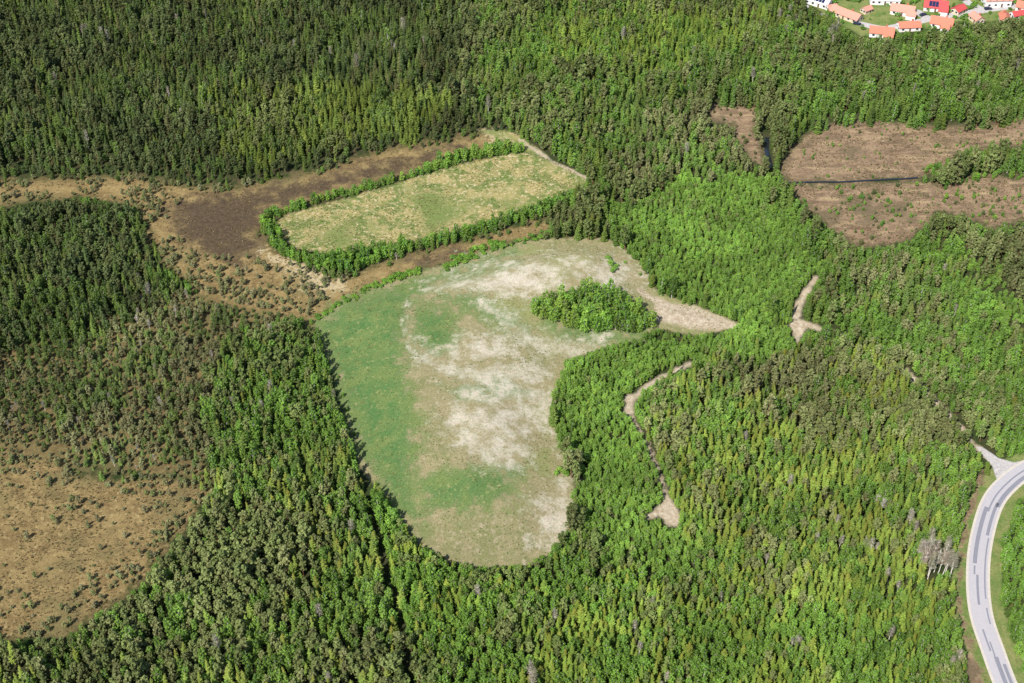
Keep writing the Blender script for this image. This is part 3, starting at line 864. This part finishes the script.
# copse on the mound
def poly_scatter(poly, spacing, hm, seed, tries, edge_top=True):
    P = [ground_at(*p)[:2] for p in poly]; x0, y0 = np.min(P, 0) - 3; x1, y1 = np.max(P, 0) + 3
    def acc(X, Y):
        Z = height(X, Y); px, py, _ = project(X, Y, Z); ok = inpoly(px, py, poly)
        if edge_top:
            tx, ty, _ = project(X, Y, Z + hm * .85); ok &= inpoly(tx, ty, poly)
        return ok, np.full(X.shape, spacing)
    return scatter(None, x0, x1, y0, y1, tries, seed, acc)
cx, cy = poly_scatter(COPSE, 2.3, 7.5, 21, 9000)
for x, y in zip(cx, cy): plant("broadleaf_tree", x, y, random.uniform(5.6, 9.2), jig(random.choice(T_BIRB), .28), "copse")
hx, hy = poly_scatter(HEDGE_S, 2.1, 6.5, 22, 20000)
for x, y in zip(hx, hy): plant("broadleaf_tree" if random.random() < .3 else "birch_tree", x, y, random.uniform(4.6, 8.0), jig(random.choice(T_BIR), .28), "hedge")
for L, w in HEDGE_N:
    C = catmull([ground_at(*p)[:2] for p in L], 1.0)
    for c in C[::2]:
        for _ in range(4 if w > 3 else 2):
            q = c + rng.normal(size=2) * w * 0.42
            plant("broadleaf_tree", q[0], q[1], (1.6 + 4.4 * random.random() ** 1.2) * (1.3 if w > 3 else 1), jig(random.choice(T_BIRB), .28), "hedge row")
# single bare and grey trees seen in the photograph
for (x0, y0, n, sp, hl) in [(934, 570, 20, 12, 12), (912, 534, 3, 5, 10), (272, 402, 2, 3, 10), (264, 412, 1, 2, 9), (530, 690, 3, 6, 10), (793, 656, 4, 6, 8), (948, 668, 4, 6, 8), (797, 40, 7, 9, 10),
                            (830, 44, 7, 9, 9), (672, 470, 1, 2, 7), (880, 512, 2, 3, 9), (775, 45, 3, 5, 9), (868, 556, 3, 5, 8), (395, 55, 4, 8, 9), (513, 26, 2, 3, 11), (622, 42, 2, 3, 9), (576, 95, 1, 2, 9), (105, 45, 2, 4, 10), (60, 90, 2, 6, 9)]:
    for k in range(n):
        g = ground_at(x0 + max(-2, min(1.3, random.gauss(0, 1))) * sp, y0 + random.gauss(0, sp * .7))
        if sdline(np.array([g[0]]), np.array([g[1]]), [tuple(p) for p in ROAD_C[::4]])[0] < 8: continue
        plant("bare_tree", g[0], g[1], random.uniform(.8, 1.1) * hl, jig(random.choice(T_BARE), .15), "bare")

# low growth: dwarf pines on the bogs, bushes on the heath and at the foot of the mound
def sparse(poly, n, seed, lo, hi, kinds, tints, phrase, gate=None):
    r = np.random.default_rng(seed); c = 0
    xs = [p[0] for p in poly]; ys = [p[1] for p in poly]
    for _ in range(n * 30):
        if c >= n: break
        px, py = max(-30, min(xs)) + (min(1054, max(xs)) - max(-30, min(xs))) * r.random(), min(ys) + (max(ys) - min(ys)) * r.random()
        if not bool(inpoly(np.array([px]), np.array([py]), poly)[0]): continue
        g = ground_at(px, py)
        if gate is not None and not gate(px, py, float(fnoise(np.array([g[0] / 11]), np.array([g[1] / 11]), 3)[0]), r): continue
        h = lo + (hi - lo) * r.random() ** 1.7
        plant(kinds[int(r.random() * len(kinds))], g[0], g[1], h, jig(random.choice(tints)), phrase); c += 1

inwet = lambda px, py: bool(inpoly(np.array([px]), np.array([py]), BOG_WET)[0] or inpoly(np.array([px]), np.array([py]), BOG_WET2)[0])
edge_s = lambda px, py: float(sdpoly(np.array([px]), np.array([py]), BOG_S)[0])
edge_n = lambda px, py: float(sdpoly(np.array([px]), np.array([py]), BOG_N)[0])
sparse(BOG_S, 360, 61, 1.0, 4.2, ["pine_tree"], T_PINB, "open bog", lambda px, py, n, r: n > .36 and r.random() < math.exp(-max(0, edge_s(px, py)) / 20) + .04)
sparse(BOG_N, 420, 62, 1.2, 4.6, ["pine_tree"], T_PINB, "peat bog", lambda px, py, n, r: px < 345 and n > .4 and not inwet(px, py) and (px < 258 or py > 262) and r.random() < math.exp(-max(0, edge_n(px, py)) / 14) + .16)
sparse([(165, 250), (255, 262), (300, 275), (330, 300), (315, 316), (240, 305), (195, 288)], 120, 63, 1.5, 4.8, ["pine_tree"], T_PINB, "peat bog")
sparse([(120, 176), (190, 186), (180, 205), (150, 225), (132, 204)], 30, 66, 2, 5, ["pine_tree"], T_PIN, "peat bog")
sparse(HEATH_A, 130, 64, 0.8, 2.4, ["birch_tree", "pine_tree"], T_BIR + T_PIN, "heath", lambda px, py, n, r: n > .45)
sparse([(920, 172), (975, 150), (1040, 146), (1040, 182), (985, 178), (945, 188)], 190, 65, 2.0, 4.6, ["birch_tree", "birch_tree", "pine_tree"], T_BIR, "heath")
sparse(HEATH_B, 300, 67, 0.8, 3.0, ["birch_tree", "pine_tree"], T_PIN + T_BIR, "heath", lambda px, py, n, r: n > .47 or (px > 900 and py > 195))
sparse(HEATH_C, 26, 68, 1.5, 3.5, ["pine_tree"], T_PIN, "heath")
# bushes round the foot of the mound
for L, n, sp, lo, hi in [([(316, 320), (330, 309), (345, 302), (372, 288)], 46, 1.0, 1.2, 2.4), ([(372, 288), (395, 279), (417, 272)], 46, 1.0, 1.6, 3.0), ([(446, 268), (470, 256), (500, 245)], 60, 1.5, 1.8, 3.6),
                         ([(500, 245), (560, 232), (600, 222)], 50, 1.6, 1.4, 3.0)]:
    C = catmull([ground_at(*p)[:2] for p in L], 0.5)
    for _ in range(n):
        q = C[random.randrange(len(C))] + rng.normal(size=2) * sp
        plant("shrub", q[0], q[1], random.uniform(lo, hi) * .9, jig(random.choice(T_BIR)), "mound foot")
for px, py, h in [(608, 259, 2.6), (611, 264, 3.0), (614, 269, 2.8), (612, 272, 2.0), (617, 266, 1.8), (625, 263, 1.6), (640, 275, 1.5), (560, 470, 2.5), (566, 474, 3.0), (572, 470, 2.8), (556, 474, 2.0)]:
    g = ground_at(px, py); plant("shrub", g[0], g[1], h, jig(T_BIRB[0]), "mound top")
# garden bushes
for px, py, h in [(846, 10, 2), (858, 18, 2.2), (870, 20, 1.6), (900, 20, 2.4), (912, 19, 2), (938, 15, 3), (945, 14, 2.5), (950, 12, 3), (955, 18, 2.5), (963, 12, 2.4), (968, 9, 3), (1010, 10, 2.4), (990, 13, 2), (1016, 4, 2.5), (884, 14, 1.8), (896, 2, 3), (853, 2, 2.4), (975, 4, 2.5), (887, 5, 2)]:
    g = ground_at(px, py); plant("shrub", g[0], g[1], h, jig(T_BIR[1]), "garden")
for _ in range(190):
    px, py = random.uniform(806, 1040), random.uniform(-8, 30)
    if not bool(inpoly(np.array([px]), np.array([py]), VILLAGE)[0]) or (838 < px < 895 and 2 < py < 22) or sdline(np.array([px]), np.array([py]), STREETS[0][0])[0] < 4: continue
    g = ground_at(px, py); plant("shrub" if random.random() < .6 else "broadleaf_tree", g[0], g[1], random.uniform(1.4, 3.8), jig(T_BIR[1]), "garden")

# ------------------------------------------------------------------ single trees and the far mass
LIMIT = 300
def mesh_choice(kind, v): return PROTO[kind][v % len(PROTO[kind])]

def stuff_mass(name, kind, items, label):
    V = [(t[1], t[2], t[3]) for t in items]
    me = bpy.data.meshes.new(name); me.from_pydata(V, [], [])
    n = len(items); base = 1.0 if kind in ("shrub", "tussock") else 10.0
    lean = np.random.default_rng(n).normal(size=(n, 2)) * 0.05
    a = me.attributes.new("rot", 'FLOAT_VECTOR', 'POINT'); a.data.foreach_set("vector", np.array([(lean[q, 0], lean[q, 1], t[6]) for q, t in enumerate(items)], np.float32).ravel())
    S = np.array([[t[4] / base] * 3 for t in items], np.float32)
    if base == 10.0:   # young trees are a little stouter than tall ones
        st_ = np.clip((7.0 / np.maximum(S[:, 0] * 10, 1)) ** (0.6 if kind == 'birch_tree' else 0.35), .84, 1.7); S[:, 0] *= st_; S[:, 1] *= st_
    a = me.attributes.new("scl", 'FLOAT_VECTOR', 'POINT'); a.data.foreach_set("vector", S.ravel())
    a = me.attributes.new("pick", 'INT', 'POINT'); a.data.foreach_set("value", np.array([t[5] % len(PROTO[kind]) for t in items], np.int32))
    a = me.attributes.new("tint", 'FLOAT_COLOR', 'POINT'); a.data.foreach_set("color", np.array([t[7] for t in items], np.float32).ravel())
    o = link(name, me); tag(o, label, None, None, "stuff")
    ng = bpy.data.node_groups.new(name, 'GeometryNodeTree')
    ng.interface.new_socket("Geometry", in_out='INPUT', socket_type='NodeSocketGeometry'); ng.interface.new_socket("Geometry", in_out='OUTPUT', socket_type='NodeSocketGeometry')
    gi, go = ng.nodes.new("NodeGroupInput"), ng.nodes.new("NodeGroupOutput")
    iop = ng.nodes.new("GeometryNodeInstanceOnPoints"); jn = ng.nodes.new("GeometryNodeJoinGeometry")
    for full, _, _ in PROTO[kind]:
        ob = bpy.data.objects.get("source_" + full.name) or bpy.data.objects.new("source_" + full.name, full)
        oi = ng.nodes.new("GeometryNodeObjectInfo"); oi.inputs[0].default_value = ob; oi.inputs["As Instance"].default_value = False
        g2 = ng.nodes.new("GeometryNodeGeometryToInstance")
        ng.links.new(oi.outputs["Geometry"], g2.inputs[0]); ng.links.new(g2.outputs[0], jn.inputs[0])
    def attr(nm, typ):
        q = ng.nodes.new("GeometryNodeInputNamedAttribute"); q.data_type = typ; q.inputs[0].default_value = nm; return q.outputs[0]
    ng.links.new(gi.outputs[0], iop.inputs["Points"]); ng.links.new(jn.outputs[0], iop.inputs["Instance"])
    iop.inputs["Pick Instance"].default_value = True
    ng.links.new(attr("pick", 'INT'), iop.inputs["Instance Index"])
    ng.links.new(attr("rot", 'FLOAT_VECTOR'), iop.inputs["Rotation"]); ng.links.new(attr("scl", 'FLOAT_VECTOR'), iop.inputs["Scale"])
    ng.links.new(iop.outputs[0], go.inputs[0])
    o.modifiers.new("scatter", 'NODES').node_group = ng
    return o

NOUN = {"birch_tree": "birch", "spruce_tree": "spruce", "pine_tree": "pine", "bare_tree": "bare tree", "broadleaf_tree": "broadleaf tree", "shrub": "bush"}
CAT = {"birch_tree": "tree", "spruce_tree": "tree", "pine_tree": "tree", "bare_tree": "tree", "broadleaf_tree": "tree", "shrub": "bush"}
def where_words(t):
    ph, px, py = t[8], t[9], t[10]
    if ph == "copse": return "in the mound's oval copse"
    if ph == "hedge": return "in the belt below the meadow"
    if ph == "hedge row": return "in the hedge behind the meadow"
    if ph == "open bog": return "alone on the tan bog"
    if ph == "peat bog": return "scattered on the brown peat bog"
    if ph == "heath": return "on the brown heath clearing"
    if ph == "mound foot": return "at the far foot of the mound"
    if ph == "mound top": return "on open ground of the mound"
    if ph == "garden": return "in a village garden"
    if ph == "bare":
        if px > 880 and 500 < py < 620: return "in the pale stand beside the road"
        if py < 100: return "among dark conifers"
        return "among green trees"
    return ph

TENTH = ["far left", "one tenth across", "two tenths across", "three tenths across", "four tenths across", "middle", "six tenths across", "seven tenths across", "eight tenths across", "far right"]
def place_words(t):
    px, py = t[9], t[10]
    row = next(w for lim, w in ((655, "bottom edge"), (615, "near bottom"), (575, "low down"), (530, "lower quarter"), (480, "lower third"), (400, "below middle"), (320, "middle height"), (250, "above middle"), (150, "upper third"), (45, "upper part"), (-999, "top edge")) if py > lim)
    return row + ", " + TENTH[int(min(9, max(0, px // 102.4)))]

def look_words(t):
    h, (r, g, b, tip) = t[4], t[7]
    size = "small" if h < 4.2 else "young" if h < 7.2 else "tall" if h < 9.4 else "towering"
    if t[0] == "bare_tree": return "grey", size
    if t[0] == "pine_tree": c = "brownish" if r / g > .97 else ("olive" if g > .13 else "dark green")
    elif t[0] == "spruce_tree": c = "brown topped" if tip > .22 else ("yellow green" if g > .2 else "dark green" if g < .115 else "green")
    else: c = "bright green" if g > .30 else ("light green" if g > .24 else "mid green" if g > .18 else "deep green")
    return c, size

by_kind = {}
for t in TREES: by_kind.setdefault(t[0], []).append(t)
for kind, items in by_kind.items():
    def score(t):
        px, py, dp = t[9], t[10], t[11]
        ty = float(project(t[1], t[2], t[3] + t[4] * .8)[1])
        inside = 2 < px < 1022 and ty < 676 and ty > 4
        return (t[4] * FPX / dp if inside else 0) * (3.0 if t[8] in ("open bog", "mound top", "copse", "bare") else 1.0)
    items.sort(key=score, reverse=True)
    # of the birches, spruces and pines, first those nearest the camera
    chosen, rest = items[:LIMIT], items[LIMIT:]
    for t in chosen:
        full, crown, trunk = mesh_choice(kind, t[5])
        base = 1.0 if kind == "shrub" else 10.0
        e = bpy.data.objects.new(kind, None); COL.objects.link(e)
        e.empty_display_size = 0.5
        e.location = (t[1], t[2], t[3]); e.rotation_euler = (random.gauss(0, .05), random.gauss(0, .05), t[6])
        s = t[4] / base; sw = s * (min(1.7, max(.84, (7.0 / max(t[4], 1)) ** (.6 if kind == 'birch_tree' else .35))) if base == 10.0 else 1)
        e.scale = (sw, sw, s)
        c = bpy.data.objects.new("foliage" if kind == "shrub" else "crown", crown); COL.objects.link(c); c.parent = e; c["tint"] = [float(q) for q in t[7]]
        k = bpy.data.objects.new("stem" if kind == "shrub" else "trunk", trunk); COL.objects.link(k); k.parent = e
        col, size = look_words(t)
        if kind == "bare_tree": col = "grey"; size = size if t[8] == "bare" else "slim"
        lab = f"{size} {col} {NOUN[kind]} {where_words(t)}, {place_words(t)}"
        tag(e, lab, CAT[kind], lab)
    if rest:
        nm = {"birch_tree": "birch_forest", "spruce_tree": "spruce_forest", "pine_tree": "pine_forest", "bare_tree": "bare_woodland", "broadleaf_tree": "broadleaf_woodland", "shrub": "undergrowth"}[kind]
        stuff_mass(nm, kind, rest, f"dense mass of {NOUN[kind]} crowns covering the middle and far forest")
    print(kind, len(chosen), len(rest))

# grass tussocks and heather, ground cover nobody could count
def cover(name, polys, n, tints, lo, hi, label, seed, gate=None):
    r = np.random.default_rng(seed); items = []
    A = []
    for P in polys:
        Q = np.array([flat(*p)[:2] for p in P]); x, y = Q[:, 0], Q[:, 1]
        A.append(abs(np.dot(x, np.roll(y, 1)) - np.dot(y, np.roll(x, 1))) / 2)
    for P, a in zip(polys, A):
        m = int(n * a / sum(A)) * 3
        Q = np.array([ground_at(*p)[:2] for p in P]); x0, y0 = Q.min(0); x1, y1 = Q.max(0)
        X = x0 + (x1 - x0) * r.random(m); Y = y0 + (y1 - y0) * r.random(m); Z = height(X, Y); px, py, dp = project(X, Y, Z)
        ok = inpoly(px, py, P) & (px > -30) & (px < 1054)
        nz = fnoise(X / 8, Y / 8, 3); ok &= r.random(m) < np.clip((nz - .3) * 3, .05, 1)
        if gate is not None: ok &= gate(px, py)
        for i in np.where(ok)[0]:
            t = np.array(tints[int(r.random() * len(tints))]) * (0.75 + .5 * r.random())
            items.append(["tussock", X[i], Y[i], Z[i] - .02, lo + (hi - lo) * r.random() ** 2, int(r.random() * 99), r.random() * 6.283, (*t, 0)])
    print(name, len(items)); stuff_mass(name, "tussock", items, label)

notgravel = lambda px, py: ~np.logical_or.reduce([inpoly(px, py, P) for P in GRAVEL])
cover("grass_tufts", [MOUND], 9000, [(.30, .27, .12), (.20, .24, .08), (.14, .22, .07), (.34, .30, .15)], .25, .7, "dry grass tufts growing over the mound", 71, notgravel)
cover("meadow_grass", [MEADOW], 6000, [(.40, .34, .17), (.20, .25, .06), (.14, .22, .05), (.44, .39, .22)], .3, .9, "tall straw grass growing over the rectangular meadow", 72)
cover("heather", [BOG_S, BOG_N, HEATH_A, HEATH_B], 22000, [(.25, .19, .10), (.17, .13, .065), (.33, .25, .14), (.15, .15, .06)], .3, .95, "heather and sedge clumps covering the bogs and heath", 73)
cover("verge_herbs", [DIRT], 900, [(.12, .2, .05), (.24, .17, .09)], .3, .7, "weeds on the bare soil strip beside the road", 74)

# ------------------------------------------------------------------ village houses
def box(x0, x1, y0, y1, z0, z1):
    v = [(x, y, z) for z in (z0, z1) for y in (y0, y1) for x in (x0, x1)]
    return v, [(0, 2, 3, 1), (4, 5, 7, 6), (0, 1, 5, 4), (2, 6, 7, 3), (0, 4, 6, 2), (1, 3, 7, 5)]

def part(name, boxes, mat, parent, loc=(0, 0, 0)):
    V, F = [], []
    for b in boxes:
        v, f = b; i = len(V); V += v; F += [tuple(k + i for k in q) for q in f]
    return link(name, mesh_from(name, V, F, [mat]), parent, loc)

def gable(x0, x1, y0, y1, z0, rise, over=.4, th=.18):
    """pitched roof, ridge along x, as a thick folded slab"""
    ym = (y0 + y1) / 2; s = rise / ((y1 - y0) / 2)
    a, b = y0 - over, y1 + over; ze = z0 - over * s
    V = []
    for x in (x0 - over, x1 + over):
        V += [(x, a, ze), (x, ym, z0 + rise), (x, b, ze), (x, b, ze + th), (x, ym, z0 + rise + th), (x, a, ze + th)]
    F = [(0, 1, 4, 5), (1, 2, 3, 4), (6, 11, 10, 7), (7, 10, 9, 8)]
    for k in range(6):
        j = (k + 1) % 6; F.append((k, k + 6, j + 6, j))
    return V, F

def house(px, py, rot, lx, ly, wall_h, rise, roof, wall, label, wing=None, panels=0, chim=True):
    g = ground_at(px, py)
    e = bpy.data.objects.new("house", None); COL.objects.link(e); e.location = (g[0], g[1], g[2] - .1); e.rotation_euler = (0, 0, R(rot))
    tag(e, label, "house", "village houses at the top right")
    lx, ly, wall_h, rise = lx * .9, ly * .88, wall_h * .92, rise * .9
    X, Y = lx / 2, ly / 2
    V, F = box(-X, X, -Y, Y, 0, wall_h)
    V += [(-X, 0, wall_h + rise - .03), (X, 0, wall_h + rise - .03)]
    F += [(4, 6, 8), (5, 9, 7)]
    wl = link("wall", mesh_from("wall", V, F, [wall]), e)
    rf = link("roof", mesh_from("roof", *gable(-X, X, -Y, Y, wall_h + .02, rise), [roof]), e)
    if chim: part("chimney", [box(-.45, .45, -.35, .35, 0, 1.5)], "brick_red", rf, (X * .35, Y * .25, wall_h + rise * .75))
    for k in range(panels):
        sl = rise / Y; w = 1.6; x = -X * .6 + k * 1.75
        v = [(x, -Y * .9, wall_h + rise * .1 + .30), (x + w, -Y * .9, wall_h + rise * .1 + .30), (x + w, -Y * .25, wall_h + rise * .75 + .30), (x, -Y * .25, wall_h + rise * .75 + .30)]
        v += [(a, b, c - .08) for a, b, c in v]
        link("solar_panel", mesh_from("solar_panel", v, [(0, 1, 2, 3), (7, 6, 5, 4), (0, 4, 5, 1), (1, 5, 6, 2), (2, 6, 7, 3), (3, 7, 4, 0)], ["panel_dark"]), rf)
    rows = 1 if wall_h < 4 else 2
    for sy in (-1, 1):
        n = max(2, int(lx / 3.2))
        for i in range(n):
            x = -X + lx * (i + .5) / n
            for q in range(rows):
                if q == 0 and i == n // 2 and sy < 0:
                    d = part("door", [box(x - .5, x + .5, sy * Y - .05, sy * Y + .05, .1, 2.2)], "wood_dark", e); part("handle", [box(x + .3, x + .4, sy * Y - .12, sy * Y + .12, 1.05, 1.15)], "roof_white", d)
                    continue
                z = .95 + q * 2.6
                wd = part("window", [box(x - .75, x + .75, sy * Y - .06, sy * Y + .06, z, z + 1.3)], "roof_white", e)
                part("pane", [box(x - .65, x + .65, sy * Y - .08, sy * Y + .08, z + .1, z + 1.2)], "glass_dark", wd)
    for sx in (-1, 1):
        for y in (-Y * .45, Y * .45):
            wd = part("window", [box(sx * X - .06, sx * X + .06, y - .7, y + .7, .95, 2.25)], "roof_white", e)
            part("pane", [box(sx * X - .08, sx * X + .08, y - .6, y + .6, 1.05, 2.15)], "glass_dark", wd)
    if wing:
        wx, wy, wlx, wly, wh, wr = wing
        V, F = box(wx - wlx / 2, wx + wlx / 2, wy - wly / 2, wy + wly / 2, 0, wh)
        part("annex_wall", [(V, F)], wall, e)
        link("annex_roof", mesh_from("annex_roof", *gable(wx - wlx / 2, wx + wlx / 2, wy - wly / 2, wy + wly / 2, wh + .02, wr, .3), [roof]), e)
    return e

house(818, 4, -35, 15, 8, 3.0, 2.4, "roof_white", "wall_white", "white house with dark solar panels at the village's left end", None, 5, False)
house(846, 17, -42, 19, 8, 2.8, 2.4, "roof_salmon", "wall_cream", "long salmon roofed row house slanting down to the forest edge")
house(831, 10, 20, 6, 5, 2.4, 1.4, "roof_salmon", "wall_white", "small pink roofed outbuilding between panelled house and row house", None, 0, False)
house(881, 35, -12, 14, 8, 3.0, 2.6, "roof_orange", "wall_white", "orange roofed house lowest of all at the forest edge", (3.5, -4.6, 5, 4, 2.6, 1.6))
house(908, 29, 5, 13, 7, 2.9, 2.2, "roof_orange", "wall_white", "low orange roofed house with white gable just right of the lowest house")
house(941, 26, -20, 13, 8, 3.0, 3.0, "roof_orange", "wall_white", "steep orange roofed house with white gable beside the forest and below the red house", (2.5, -4.6, 4.5, 5, 2.6, 1.8))
house(902, 13, -18, 14, 8.5, 3.0, 2.6, "roof_salmon", "wall_white", "pale orange roofed house standing in the middle of the lawns", (5, -4.8, 5, 5, 2.8, 1.6))
house(935, 9, -14, 14, 9, 3.0, 3.2, "roof_red", "wall_white", "bright red roofed house with dark panels above the street", (4, -5, 5, 5, 2.8, 2.0), 3)
house(996, 4, 4, 16, 9, 4.6, 2.4, "roof_salmon", "wall_white", "large white two storey house with pale orange roof beyond the street")
house(976, 21, -70, 8, 6, 2.8, 2.0, "roof_salmon", "wall_cream", "small pink roofed cottage half hidden by trees below the street")
house(1004, 21, 84, 9, 6, 2.8, 2.2, "roof_orange", "wall_cream", "narrow orange roofed cottage end on among trees")
house(1026, 10, -25, 12, 8, 3.0, 2.4, "roof_orange", "wall_white", "orange roofed house cut by the right picture edge")
house(884, 2, -4, 18, 8, 3.2, 1.6, "roof_white", "wall_white", "long white roofed building at the top edge", None, 0, False)
house(958, 12, 40, 8, 6, 2.5, 1.6, "roof_red", "wall_cream", "small red roofed shed between red house and street fork", None, 0, False)
house(866, 12, 35, 6, 4.5, 2.4, 1.4, "roof_salmon", "wall_cream", "tiny garden shed alone on the open lawn", None, 0, False)
house(1017, 17, 15, 8, 6, 2.6, 1.8, "roof_red", "wall_white", "small dull red roofed cottage near the right edge by the trees")
house(968, -5, -20, 12, 8, 3.0, 2.2, "roof_salmon", "wall_white", "pale roofed house cut by the top edge beside the street")
house(927, -6, 10, 13, 8, 3.0, 2.2, "roof_orange", "wall_white", "white walled house cut by the top edge above the red house")

# a parked car at the row house end
def car(px, py, rot, label):
    g = ground_at(px, py); e = bpy.data.objects.new("parked_car", None); COL.objects.link(e); e.location = (g[0], g[1], g[2] + .06); e.rotation_euler = (0, 0, R(rot))
    tag(e, label, "car", "cars parked in the village")
    prof = [(-2.15, .35), (2.15, .35), (2.2, .75), (1.1, .95), (.45, 1.45), (-1.3, 1.45), (-1.95, .98), (-2.2, .85)]
    V = [(x, s * (.86 if z < 1 else .68), z) for s in (-1, 1) for x, z in prof]; n = len(prof)
    F = [tuple(range(n)), tuple(range(2 * n - 1, n - 1, -1))] + [(k, k + n, (k + 1) % n + n, (k + 1) % n) for k in range(n)]
    link("body", mesh_from("body", V, F, ["car_paint_dark"]), e)
    part("windscreen", [([(1.06, -.7, .98), (1.06, .7, .98), (.5, .6, 1.43), (.5, -.6, 1.43), (1.0, -.7, .9), (1.0, .7, .9), (.4, .6, 1.4), (.4, -.6, 1.4)], [(0, 1, 2, 3), (7, 6, 5, 4), (0, 4, 5, 1), (1, 5, 6, 2), (2, 6, 7, 3), (3, 7, 4, 0)])], "glass_dark", e)
    for sx in (-1.35, 1.35):
        for sy in (-.78, .78):
            mb = MB(); mb.tube((0, -.1, 0), (0, .1, 0), .32, .32, 0, 10); mb.f += [tuple(range(10)), tuple(range(19, 9, -1))]; mb.m += [0, 0]
            link("wheel", mesh_from("wheel", mb.v, mb.f, ["rubber"]), e, (sx, sy, .32))
car(857, 24.5, -15, "dark car parked at the lower end of the row house")
car(923, 15.5, 30, "dark car parked on the drive by the red roofed house")
car(988, 9.5, 8, "dark car parked in front of the two storey house")
